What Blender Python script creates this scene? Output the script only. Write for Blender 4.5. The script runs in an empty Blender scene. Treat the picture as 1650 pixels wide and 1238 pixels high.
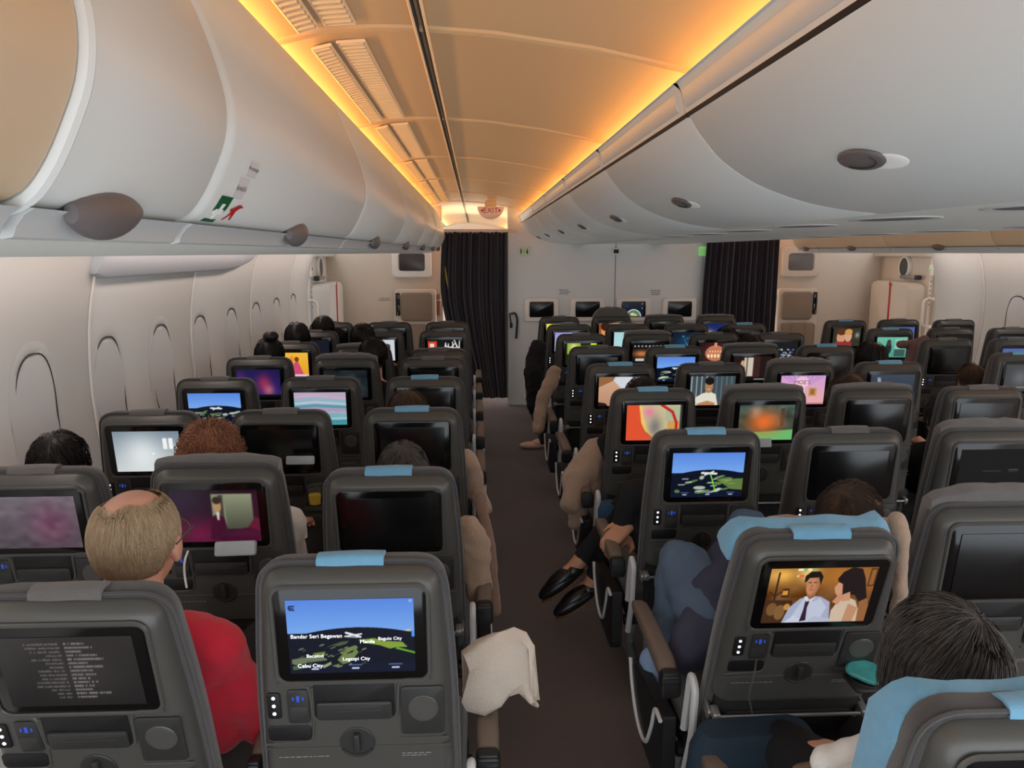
import bpy, bmesh, math, random
import numpy as np
from mathutils import Vector, Matrix, Euler
random.seed(7)
RNG = np.random.default_rng(11)
R = math.radians
COL = bpy.context.scene.collection
ZC = 1.75                       # eye height

# ------------------------------------------------------------------ materials
def s2l(c):
    return tuple((v/255/12.92 if v/255 <= .04045 else ((v/255+.055)/1.055)**2.4) for v in c)

def mat(name, rgb, rough=.5, metal=0, spec=.5, bump=0, bscale=200, var=0, vscale=6, emit=None, estr=0, coat=0, sheen=0, alpha=None, trans=0, island=0, stretch=None):
    m = bpy.data.materials.new(name); m.use_nodes = True
    nt = m.node_tree; b = nt.nodes['Principled BSDF']
    c = s2l(rgb)
    b.inputs['Base Color'].default_value = (*c, 1)
    b.inputs['Roughness'].default_value = rough
    b.inputs['Metallic'].default_value = metal
    b.inputs['Specular IOR Level'].default_value = spec
    b.inputs['Coat Weight'].default_value = coat
    b.inputs['Sheen Weight'].default_value = sheen
    b.inputs['Transmission Weight'].default_value = trans
    if emit:
        b.inputs['Emission Color'].default_value = (*s2l(emit), 1); b.inputs['Emission Strength'].default_value = estr
    tc = nt.nodes.new('ShaderNodeTexCoord')
    if bump:
        n = nt.nodes.new('ShaderNodeTexNoise'); n.inputs['Scale'].default_value = bscale; n.inputs['Detail'].default_value = 3
        src = tc.outputs['Object']
        if stretch:
            mp = nt.nodes.new('ShaderNodeMapping'); mp.inputs['Scale'].default_value = stretch
            nt.links.new(src, mp.inputs['Vector']); src = mp.outputs['Vector']
        nt.links.new(src, n.inputs['Vector'])
        bp = nt.nodes.new('ShaderNodeBump'); bp.inputs['Strength'].default_value = bump; bp.inputs['Distance'].default_value = .01
        nt.links.new(n.outputs['Fac'], bp.inputs['Height']); nt.links.new(bp.outputs['Normal'], b.inputs['Normal'])
    if var or island:
        mx = nt.nodes.new('ShaderNodeMix'); mx.data_type = 'RGBA'
        f = var or island
        mx.inputs['A'].default_value = (*[v*(1-f) for v in c], 1); mx.inputs['B'].default_value = (*[min(1, v*(1+f)) for v in c], 1)
        if island:
            g = nt.nodes.new('ShaderNodeNewGeometry'); nt.links.new(g.outputs['Random Per Island'], mx.inputs['Factor'])
        else:
            n2 = nt.nodes.new('ShaderNodeTexNoise'); n2.inputs['Scale'].default_value = vscale; n2.inputs['Detail'].default_value = 5
            nt.links.new(tc.outputs['Object'], n2.inputs['Vector']); nt.links.new(n2.outputs['Fac'], mx.inputs['Factor'])
        nt.links.new(mx.outputs['Result'], b.inputs['Base Color'])
    return m

M = {}
def defmats():
    M['shell'] = mat('seat_plastic', (71,70,67), .31, spec=.5, bump=.05, bscale=900, var=.06, vscale=3)
    M['shell_dark'] = mat('seat_plastic_dark', (44,44,43), .45, bump=.04, bscale=900)
    M['niche'] = mat('niche_black', (17,17,18), .5)
    M['fabric'] = mat('seat_fabric', (62,60,60), .9, bump=.35, bscale=700, var=.12, vscale=30, sheen=.3)
    M['fabric_blue'] = mat('cover_blue', (104,156,186), .9, bump=.35, bscale=600, var=.1, vscale=40, sheen=.3)
    M['fabric_grey'] = mat('cover_grey', (92,88,86), .9, bump=.35, bscale=600, var=.1, vscale=40, sheen=.3)
    M['bezel'] = mat('screen_glass', (10,10,11), .12, spec=.5)
    M['off'] = mat('screen_off', (13,14,15), .22, spec=.6)
    M['lamp_white'] = mat('indicator_light', (255,255,255), .4, emit=(235,235,255), estr=2.2)
    M['lamp_blue'] = mat('indicator_blue', (30,50,120), .4, emit=(60,110,255), estr=.35)
    M['metal'] = mat('brushed_metal', (150,150,150), .35, metal=.7)
    M['trimwhite'] = mat('trim_white', (190,190,190), .4)
    M['arm'] = mat('armrest_brown', (104,90,80), .5, bump=.06, bscale=500, var=.06)
    M['black'] = mat('black_plastic', (24,24,25), .5, bump=.05, bscale=500)
    M['pocket'] = mat('pocket_black', (26,27,29), .85, bump=.2, bscale=400)
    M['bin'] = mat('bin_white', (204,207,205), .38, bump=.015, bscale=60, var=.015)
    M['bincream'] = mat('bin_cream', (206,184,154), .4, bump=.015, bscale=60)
    M['handle'] = mat('handle_grey', (98,92,92), .42, bump=.03, bscale=500)
    M['rail'] = mat('rail_silver', (196,198,198), .3, metal=.12)
    M['psu'] = mat('psu_white', (205,206,200), .45)
    M['wall'] = mat('wall_lining', (206,203,198), .55, bump=.02, bscale=80, var=.02)
    M['wallseam'] = mat('wall_seam', (215,210,202), .5)
    M['groove'] = mat('groove_dark', (58,50,46), .7)
    M['window'] = mat('window_shade', (200,197,194), .5)
    M['ceil'] = mat('ceiling_panel', (204,174,136), .55, bump=.01, bscale=60)
    M['ceilrib'] = mat('ceiling_rib', (212,198,178), .5)
    M['vent'] = mat('vent_slat', (205,188,158), .55)
    M['bulk'] = mat('bulkhead', (208,208,206), .6, bump=.05, bscale=300, stretch=(1,1,.05), var=.03)
    M['bulkwarm'] = mat('bulkhead_warm', (206,188,170), .6, bump=.03, bscale=120, var=.04)
    M['frame'] = mat('monitor_frame', (226,216,206), .45)
    M['beige'] = mat('jumpseat_beige', (136,116,98), .75, bump=.15, bscale=400)
    M['curtain'] = mat('curtain_fabric', (26,21,32), .9, bump=.2, bscale=300, sheen=.25)
    M['lining'] = mat('curtain_lining', (196,166,70), .8)
    M['red'] = mat('red_marking', (178,36,34), .5)
    M['green'] = mat('green_marking', (12,86,50), .5)
    M['greenlit'] = mat('green_lit_sign', (150,210,130), .5, emit=(120,220,110), estr=.35)
    M['greendim'] = mat('green_pale_sign', (198,206,176), .5)
    M['white'] = mat('white_marking', (235,235,232), .5)
    M['ink'] = mat('dark_ink', (70,68,66), .6)
    M['inkpale'] = mat('pale_ink', (128,126,122), .6)
    M['exitface'] = mat('exit_face', (226,196,180), .5, emit=(220,180,160), estr=.05)
    M['exitred'] = mat('exit_red', (160,22,18), .5)
    M['copper'] = mat('torch_brown', (150,98,66), .4)
    M['skin'] = mat('skin', (206,150,126), .5, bump=.06, bscale=120, var=.06, vscale=14)
    M['skin_tan'] = mat('skin_tan', (184,134,106), .5, bump=.06, bscale=120, var=.05)
    M['eye'] = mat('eye_white', (228,224,220), .25)
    M['lip'] = mat('lip', (160,92,84), .5)
    M['hair_black'] = mat('hair_black', (24,20,19), .42, island=.4, spec=.4)
    M['hair_soft'] = mat('hair_soft_black', (44,38,35), .45, island=.5, spec=.4)
    M['hair_grey'] = mat('hair_black_grey', (82,78,76), .42, island=.75, spec=.5)
    M['hair_brown'] = mat('hair_brown', (158,106,78), .5, island=.35)
    M['hair_light'] = mat('hair_light_brown', (176,150,120), .5, island=.28)
    M['hair_dbrown'] = mat('hair_dark_brown', (70,52,42), .5, island=.35)
    M['red_shirt'] = mat('red_shirt', (196,28,52), .85, bump=.25, bscale=300, sheen=.2)
    M['navy'] = mat('navy_jacket', (56,58,76), .85, bump=.25, bscale=240, var=.06)
    M['denim'] = mat('denim', (80,96,116), .9, bump=.3, bscale=500, var=.3, vscale=9)
    M['black_cloth'] = mat('black_cloth', (25,25,28), .9, bump=.2, bscale=300)
    M['grey_cloth'] = mat('grey_cloth', (88,86,86), .9, bump=.2, bscale=300)
    M['white_cloth'] = mat('white_cloth', (216,214,210), .9, bump=.2, bscale=260)
    M['blanket'] = mat('blanket_beige', (160,134,114), .95, bump=.35, bscale=220, var=.08, vscale=20, sheen=.3)
    M['blanket_brown'] = mat('blanket_brown', (118,92,78), .95, bump=.35, bscale=220, var=.1, vscale=20, sheen=.3)
    M['pillow'] = mat('pillow_pale', (190,176,162), .9, bump=.25, bscale=160, var=.05, vscale=20)
    M['maroon'] = mat('maroon_cloth', (112,84,84), .95, bump=.3, bscale=220, sheen=.2)
    M['leather'] = mat('black_leather', (22,21,21), .3, bump=.1, bscale=200)
    M['sole'] = mat('shoe_sole', (96,72,50), .6)
    M['pinkshoe'] = mat('pale_shoe', (196,160,140), .6)
    M['bag_navy'] = mat('bag_navy', (30,48,62), .8, bump=.25, bscale=300, var=.1)
    M['bag_blue'] = mat('bag_blue', (42,74,100), .8, bump=.25, bscale=300, var=.1)
    M['paleblue'] = mat('pale_blue_cloth', (128,152,184), .9, bump=.25, bscale=260)
    M['leatherbrown'] = mat('brown_leather', (104,84,66), .45, bump=.08, bscale=180)
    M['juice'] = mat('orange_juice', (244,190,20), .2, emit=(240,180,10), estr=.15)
    M['clear'] = mat('clear_plastic', (225,230,230), .08, trans=.95)
    M['teal'] = mat('teal_film', (70,160,160), .15, coat=.6, var=.5, vscale=40)
    M['cable'] = mat('cable_white', (225,225,225), .5)
    M['cabledark'] = mat('cable_dark', (60,60,62), .5)
    M['metalframe'] = mat('glasses_metal', (150,140,130), .25, metal=.8)
    M['tissue'] = mat('tissue_pack', (168,178,184), .6, var=.1, vscale=40)
    # carpet : brown with fine ribs
    m = mat('carpet', (66,48,40), .95, bump=.5, bscale=420, sheen=.2); M['carpet'] = m
    nt = m.node_tree; b = nt.nodes['Principled BSDF']
    w = nt.nodes.new('ShaderNodeTexWave'); w.bands_direction = 'Y'; w.inputs['Scale'].default_value = 26; w.inputs['Distortion'].default_value = .6; w.inputs['Detail'].default_value = 2
    w2 = nt.nodes.new('ShaderNodeTexNoise'); w2.inputs['Scale'].default_value = 160
    tc = nt.nodes.new('ShaderNodeTexCoord'); nt.links.new(tc.outputs['Object'], w.inputs['Vector']); nt.links.new(tc.outputs['Object'], w2.inputs['Vector'])
    ad = nt.nodes.new('ShaderNodeMath'); ad.operation = 'MULTIPLY'; nt.links.new(w.outputs['Fac'], ad.inputs[0]); nt.links.new(w2.outputs['Fac'], ad.inputs[1])
    mx = nt.nodes.new('ShaderNodeMix'); mx.data_type = 'RGBA'
    mx.inputs['A'].default_value = (*s2l((56,39,32)), 1); mx.inputs['B'].default_value = (*s2l((92,68,56)), 1)
    nt.links.new(ad.outputs[0], mx.inputs['Factor']); nt.links.new(mx.outputs['Result'], b.inputs['Base Color'])
    # picture on a switched-on display: colours stored on the display's own mesh
    m = bpy.data.materials.new('screen_picture'); m.use_nodes = True; nt = m.node_tree; b = nt.nodes['Principled BSDF']
    b.inputs['Base Color'].default_value = (.004, .004, .004, 1); b.inputs['Roughness'].default_value = .2
    a = nt.nodes.new('ShaderNodeAttribute'); a.attribute_name = 'Col'
    nt.links.new(a.outputs['Color'], b.inputs['Emission Color']); b.inputs['Emission Strength'].default_value = .95
    M['picture'] = m
defmats()

# ------------------------------------------------------------------ mesh builder
class MB:
    def __init__(s): s.v = []; s.f = []; s.mi = []; s.cur = 0
    def add(s, vs, fs):
        b = len(s.v); s.v.extend([tuple(p) for p in vs])
        for f in fs: s.f.append(tuple(i+b for i in f)); s.mi.append(s.cur)
    def loft(s, rings, caps=True, closed=True, flip=False):
        n = len(rings[0]); vs = [p for r in rings for p in r]; fs = []
        for k in range(len(rings)-1):
            for i in range(n if closed else n-1):
                j = (i+1) % n
                q = (k*n+i, k*n+j, (k+1)*n+j, (k+1)*n+i)
                fs.append(q[::-1] if flip else q)
        if caps and closed:
            a = tuple(range(n)); z = tuple(range((len(rings)-1)*n, len(rings)*n))
            fs.append(a if flip else a[::-1]); fs.append(z[::-1] if flip else z)
        s.add(vs, fs); return s
    def rbox(s, c, d, r=.01, n=4, axis='z', e=None):
        """rounded box: rounded outline across `axis`, small edge rounding along it"""
        r = min(r, *[x/2*.98 for i, x in enumerate(d) if 'xyz'[i] != axis]); e = min(r, e if e is not None else r, d['xyz'.index(axis)]/2*.9)
        ax = 'xyz'.index(axis); u, w = [(1, 2), (2, 0), (0, 1)][ax]
        rings = []
        L = d[ax]/2
        for (t, ins) in ((-L, e), (-L+e*.3, e*.3), (-L+e, 0), (L-e, 0), (L-e*.3, e*.3), (L, e)):
            ring = []
            for p in rrect(d[u]-2*ins, d[w]-2*ins, max(.0004, r-ins), n):
                q = [0, 0, 0]; q[ax] = c[ax]+t; q[u] = c[u]+p[0]; q[w] = c[w]+p[1]; ring.append(q)
            rings.append(ring)
        return s.loft(rings)
    def tube(s, pts, r, n=8, closed=False, cap=True):
        P = [Vector(p) for p in pts]; m = len(P); rings = []
        rr = r if isinstance(r, (list, tuple)) else [r]*m
        t0 = (P[1]-P[0]).normalized(); up = Vector((0, 0, 1)) if abs(t0.z) < .9 else Vector((1, 0, 0))
        nrm = (up - t0*up.dot(t0)).normalized()
        for i in range(m):
            if closed: t = (P[(i+1) % m]-P[i-1]).normalized()
            else: t = (P[min(i+1, m-1)]-P[max(i-1, 0)]).normalized()
            nrm = (nrm - t*nrm.dot(t)); nrm = nrm.normalized() if nrm.length > 1e-6 else t.orthogonal().normalized()
            bn = t.cross(nrm)
            rings.append([P[i]+(nrm*math.cos(a)+bn*math.sin(a))*rr[i] for a in [2*math.pi*k/n for k in range(n)]])
        if closed: rings.append(rings[0])
        return s.loft(rings, caps=cap and not closed)
    def ell(s, c, r, nu=16, nv=10, rot=None):
        rings = []
        for k in range(1, nv):
            th = math.pi*k/nv; ring = []
            for i in range(nu):
                ph = 2*math.pi*i/nu
                p = Vector((r[0]*math.sin(th)*math.cos(ph), r[1]*math.sin(th)*math.sin(ph), -r[2]*math.cos(th)))
                if rot: p = rot @ p
                ring.append(Vector(c)+p)
            rings.append(ring)
        return s.loft(rings)
    def disc(s, c, r, h, axis='y', n=24, e=.002):
        rings = []
        for (t, q) in ((0, r), (h-e, r), (h, r-e)):
            ring = []
            for i in range(n):
                a = 2*math.pi*i/n
                if axis == 'y': ring.append((c[0]+q*math.cos(a), c[1]-t, c[2]+q*math.sin(a)))
                elif axis == 'z': ring.append((c[0]+q*math.cos(a), c[1]+q*math.sin(a), c[2]+t))
                else: ring.append((c[0]+t, c[1]+q*math.cos(a), c[2]+q*math.sin(a)))
            rings.append(ring)
        return s.loft(rings)
    def build(s, name, m, parent=None, angle=40, loc=None, rot=None):
        me = bpy.data.meshes.new(name); me.from_pydata(s.v, [], s.f); me.update()
        for x in (m if isinstance(m, (list, tuple)) else [m]): me.materials.append(x)
        if any(s.mi): me.polygons.foreach_set('material_index', s.mi)
        bm = bmesh.new(); bm.from_mesh(me); bmesh.ops.recalc_face_normals(bm, faces=bm.faces); bm.to_mesh(me); bm.free()
        me.shade_smooth(); me.set_sharp_from_angle(angle=R(angle))
        return link(name, me, parent, loc, rot)

def link(name, me, parent=None, loc=None, rot=None):
    o = bpy.data.objects.new(name, me); COL.objects.link(o)
    if parent: o.parent = parent
    if loc: o.location = loc
    if rot: o.rotation_euler = rot
    return o

def rrect(w, h, r, n=4, cx=0, cy=0):
    pts = []
    for (sx, sy, a0) in ((1, 1, 0), (-1, 1, 90), (-1, -1, 180), (1, -1, 270)):
        for k in range(n+1):
            a = R(a0+90*k/n)
            pts.append((cx+sx*(w/2-r)+r*math.cos(a), cy+sy*(h/2-r)+r*math.sin(a)))
    return pts

def offset_poly(P, d):
    """inset a convex counter-clockwise polygon; d one number or one per edge (edge i: P[i]->P[i+1])"""
    n = len(P); ds = d if isinstance(d, (list, tuple)) else [d]*n; out = []
    L = []
    for i in range(n):
        a = Vector(P[i]); b = Vector(P[(i+1) % n]); t = (b-a).normalized(); nn = Vector((-t.y, t.x))
        L.append((a+nn*ds[i], t))
    for i in range(n):
        (p, t), (q, u) = L[i-1], L[i]
        den = t.x*u.y-t.y*u.x
        s_ = ((q.x-p.x)*u.y-(q.y-p.y)*u.x)/den
        out.append((p.x+t.x*s_, p.y+t.y*s_))
    return out

def round_poly(P, rad, n=5):
    m = len(P); out = []
    rs = rad if isinstance(rad, (list, tuple)) else [rad]*m
    for i in range(m):
        a = Vector(P[i-1]); b = Vector(P[i]); c = Vector(P[(i+1) % m])
        u = (a-b); w = (c-b); r = min(rs[i], u.length*.48, w.length*.48)
        p0 = b+u.normalized()*r; p2 = b+w.normalized()*r
        for k in range(n+1):
            t = k/n; q = p0*(1-t)**2+b*2*t*(1-t)+p2*t*t
            out.append((q.x, q.y))
    return out

def smooth_path(P, rad, n=5):
    """open 3-D polyline with rounded corners"""
    out = [Vector(P[0])]
    for i in range(1, len(P)-1):
        a, b, c = Vector(P[i-1]), Vector(P[i]), Vector(P[i+1]); r = min(rad, (a-b).length*.48, (c-b).length*.48)
        p0 = b+(a-b).normalized()*r; p2 = b+(c-b).normalized()*r
        for k in range(n+1):
            t = k/n; out.append(p0*(1-t)**2+b*2*t*(1-t)+p2*t*t)
    out.append(Vector(P[-1])); return out

def tag(o, label=None, cat=None, group=None, kind=None):
    if label: o['label'] = label
    if cat: o['category'] = cat
    if group: o['group'] = group
    if kind: o['kind'] = kind
    return o
def empty(name, loc=(0, 0, 0), rz=0):
    o = bpy.data.objects.new(name, None); COL.objects.link(o); o.location = loc; o.rotation_euler = (0, 0, rz); o.empty_display_size = .1; return o
def struct(name, mb, m, parent=None, **k):
    o = mb.build(name, m, parent, **k)
    if not parent: o['kind'] = 'structure'
    return o
def copy_tree(o, parent=None):
    c = o.copy(); COL.objects.link(c)
    if parent: c.parent = parent
    for ch in list(o.children): copy_tree(ch, c)
    return c
def text_mesh(mb, txt, size, M4, align='CENTER', ext=0.0):
    """lettering from the built-in font, laid flat in the x/y plane of M4"""
    cu = bpy.data.curves.new('lettering', 'FONT'); cu.body = txt; cu.size = size; cu.align_x = align; cu.align_y = 'CENTER'; cu.extrude = ext; cu.resolution_u = 3
    ob = bpy.data.objects.new('lettering', cu); COL.objects.link(ob)
    dg = bpy.context.evaluated_depsgraph_get()
    me = bpy.data.meshes.new_from_object(ob.evaluated_get(dg))
    mb.add([M4 @ v.co for v in me.vertices], [tuple(p.vertices) for p in me.polygons])
    bpy.data.objects.remove(ob); bpy.data.meshes.remove(me); bpy.data.curves.remove(cu)
FACE = Matrix(((1,0,0,0),(0,0,-1,0),(0,1,0,0),(0,0,0,1)))     # x/y plane -> upright plane facing -Y
def face_at(x, y, z): return Matrix.Translation((x, y, z)) @ FACE

# ------------------------------------------------------------------ camera
cam = bpy.data.cameras.new('camera'); co = bpy.data.objects.new('camera', cam); COL.objects.link(co)
cam.sensor_width = 36; cam.lens = 36*1250/1650; cam.clip_start = .02
PITCH, YAW = math.atan(212/1250), math.atan(57/1250/math.cos(math.atan(212/1250)))
co.location = (0, 0, ZC); co.rotation_euler = (math.pi/2-PITCH, 0, -YAW)
bpy.context.scene.camera = co
_RM = co.rotation_euler.to_matrix()
def at(px, py, Y):
    """the point at distance Y down the cabin seen at that place in the photograph"""
    d = _RM @ Vector(((px-825)/1250, -(py-619)/1250, -1)); d *= Y/d.y
    return Vector((d.x, d.y, d.z+ZC))

# ------------------------------------------------------------------ painter for what the displays show
class Pic:
    def __init__(s, w, h, bg):
        s.w, s.h = w*2, h*2; s.a = np.zeros((s.h, s.w, 3)); s.a[:] = bg
        yy, xx = np.mgrid[0:s.h, 0:s.w]; s.x = (xx+.5)/s.w; s.y = (yy+.5)/s.h
    def put(s, m, c, al=1): s.a[m] = s.a[m]*(1-al)+np.array(c)*al; return s
    def rect(s, x0, y0, x1, y1, c, al=1): return s.put((s.x >= x0) & (s.x < x1) & (s.y >= y0) & (s.y < y1), c, al)
    def ell(s, cx, cy, rx, ry, c, al=1, rot=0):
        ca, sa = math.cos(R(rot)), math.sin(R(rot)); k = s.h/s.w
        dx, dy = s.x-cx, (s.y-cy)*k; u = dx*ca+dy*sa; v = -dx*sa+dy*ca
        return s.put((u/rx)**2+(v/(ry*k))**2 < 1, c, al)
    def glow(s, cx, cy, rx, ry, c, st=1):
        g = np.exp(-(((s.x-cx)/rx)**2+((s.y-cy)/ry)**2))[..., None]*st; s.a = s.a*(1-np.clip(g, 0, 1))+np.array(c)*np.clip(g, 0, 1); return s
    def poly(s, P, c, al=1):
        m = np.zeros(s.x.shape, bool); n = len(P)
        for i in range(n):
            x0, y0 = P[i]; x1, y1 = P[(i+1) % n]
            if y0 == y1: continue
            cond = ((y0 > s.y) != (y1 > s.y)) & (s.x < (x1-x0)*(s.y-y0)/(y1-y0)+x0); m ^= cond
        return s.put(m, c, al)
    def line(s, P, w, c, al=1):
        m = np.zeros(s.x.shape, bool); k = s.h/s.w
        for (x0, y0), (x1, y1) in zip(P[:-1], P[1:]):
            dx, dy = x1-x0, (y1-y0)*k; L = dx*dx+dy*dy+1e-12
            t = np.clip(((s.x-x0)*dx+(s.y-y0)*k*dy)/L, 0, 1); m |= ((s.x-x0-t*dx)**2+((s.y-y0)*k-t*dy)**2) < (w/2)**2
        return s.put(m, c, al)
    def vgrad(s, c0, c1, y0=0, y1=1, x0=0, x1=1):
        m = (s.y >= y0) & (s.y < y1) & (s.x >= x0) & (s.x < x1); t = ((s.y-y0)/(y1-y0))[..., None]
        s.a = np.where(m[..., None], np.array(c0)*(1-t)+np.array(c1)*t, s.a); return s
    def noise(s, amp, n=12, seed=0):
        g = np.random.default_rng(seed).normal(size=(n, n)); iy = s.y*(n-1.001); ix = s.x*(n-1.001); y0 = iy.astype(int); x0 = ix.astype(int); fy = iy-y0; fx = ix-x0
        v = g[y0, x0]*(1-fy)*(1-fx)+g[y0+1, x0]*fy*(1-fx)+g[y0, x0+1]*(1-fy)*fx+g[y0+1, x0+1]*fy*fx
        s.a = s.a+v[..., None]*amp; return s
    def blur(s, n=1):
        for _ in range(n):
            p = np.pad(s.a, ((1, 1), (1, 1), (0, 0)), 'edge'); s.a = (p[:-2, 1:-1]+p[2:, 1:-1]+p[1:-1, :-2]+p[1:-1, 2:]+2*p[1:-1, 1:-1])/6
        return s
    def out(s):
        a = np.clip(s.a, 0, 255); return (a[0::2, 0::2]+a[1::2, 0::2]+a[0::2, 1::2]+a[1::2, 1::2])/4

DW, DH = .277*.935, .181*.95
def picture_mesh(pic, w=DW, h=DH):
    a = pic.out(); ny, nx = a.shape[:2]
    me = bpy.data.meshes.new('display')
    xs = np.linspace(-w/2, w/2, nx); zs = np.linspace(h/2, -h/2, ny)
    X, Z = np.meshgrid(xs, zs); v = np.stack([X.ravel(), np.zeros(X.size), Z.ravel()], 1)
    idx = np.arange(nx*ny).reshape(ny, nx)
    f = np.stack([idx[1:, :-1].ravel(), idx[1:, 1:].ravel(), idx[:-1, 1:].ravel(), idx[:-1, :-1].ravel()], 1)
    me.from_pydata(v.tolist(), [], f.tolist())
    c = a/255; lin = np.where(c <= .04045, c/12.92, ((c+.055)/1.055)**2.4)
    at_ = me.color_attributes.new('Col', 'FLOAT_COLOR', 'POINT')
    at_.data.foreach_set('color', np.concatenate([lin.reshape(-1, 3), np.ones((nx*ny, 1))], 1).ravel().astype(np.float32))
    me.materials.append(M['picture']); me.update()
    return me

def pic_map(seed=0, n=(110, 70), trail=False, hz=.40, big=False):
    p = Pic(*n, (10, 20, 42)); p.vgrad((88, 136, 226), (120, 170, 240), 0, .45)
    p.ell(.55, hz+1.32, 1.25, 1.34, (9, 16, 34)); p.rect(0, .86, 1, 1, (12, 20, 44))
    r = np.random.default_rng(seed)
    if big:
        g, g2, lt = (112, 132, 74), (70, 92, 60), (150, 160, 118)
        p.poly([(.33,.62),(.42,.57),(.48,.56),(.46,.60),(.40,.63)], g2); p.poly([(.40,.72),(.46,.66),(.53,.62),(.55,.66),(.48,.71),(.43,.76)], g)
        p.poly([(.38,.82),(.41,.76),(.50,.72),(.53,.66),(.55,.72),(.52,.78),(.47,.86),(.42,.88)], g)
        p.poly([(.55,.55),(.68,.53),(.74,.57),(.90,.59),(.94,.66),(.86,.66),(.80,.68),(.72,.63),(.62,.60)], (130,160,60)); p.poly([(.86,.66),(1,.73),(1,.755),(.84,.68)], (100,170,50))
        p.poly([(.02,.80),(.10,.78),(.20,.78),(.29,.79),(.30,.82),(.18,.84),(.05,.88),(.02,.86)], (110,120,90)); p.poly([(.19,.72),(.29,.70),(.28,.76),(.20,.78)], g)
        p.poly([(.02,.90),(.10,.87),(.16,.90),(.10,.93),(.03,.95)], (80,100,66)); p.poly([(.25,.90),(.33,.84),(.33,.88),(.27,.93)], lt); p.poly([(.33,.90),(.40,.87),(.38,.92)], g)
        for _ in range(26): p.ell(r.uniform(.05,.62), r.uniform(.58,.92), r.uniform(.008,.03), r.uniform(.004,.012), lt if r.random() < .4 else g2, .8, -20)
        p.line([(.46,.45),(.57,.51)], .018, (232,236,238)); p.line([(.45,.50),(.58,.47)], .012, (232,236,238)); p.line([(.46,.505),(.55,.515)], .008, (200,205,210))
        p.rect(.925,.42,.97,.44,(230,200,90)); p.rect(.975,.44,1,.52,(90,150,240)); p.rect(.96,.02,.985,.055,(150,180,235))
        p.line([(.065,.085),(.03,.085),(.025,.11),(.035,.135),(.065,.135)], .012, (20,40,90)); p.line([(.03,.11),(.06,.11)], .01, (20,40,90))
    else:
        g, lt = (106, 140, 74), (206, 214, 196)
        for _ in range(16): p.ell(.08+.84*r.random(), hz+.14+.34*r.random(), .03+.09*r.random(), .012+.03*r.random(), g if r.random() < .6 else lt, .85, r.uniform(-25, 10))
        p.line([(.42,hz+.05),(.62,hz+.07)], .03, (226,230,226)); p.line([(.46,hz+.1),(.58,hz+.02)], .02, (226,230,226))
        for x in (.1,.15,.2,.5,.55,.75,.8): p.rect(x, hz+.16+.2*((x*7) % 1), x+.09, hz+.185+.2*((x*7) % 1), (220,224,224), .7)
        if trail: p.line([(.54,hz+.08),(.58,hz+.25),(.62,.86)], .016, (120,226,60))
        p.poly([(.62,hz+.2),(1,hz+.18),(1,hz+.44),(.84,hz+.42)], (120,150,70), .8) if trail else None
    for x in (.2,.52,.84): p.rect(x-.055, .885, x+.055, .9, (110,130,190), .8); p.rect(x-.03, .925, x+.03, .95, (210,220,240), .9)
    return p.blur(1)

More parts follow.
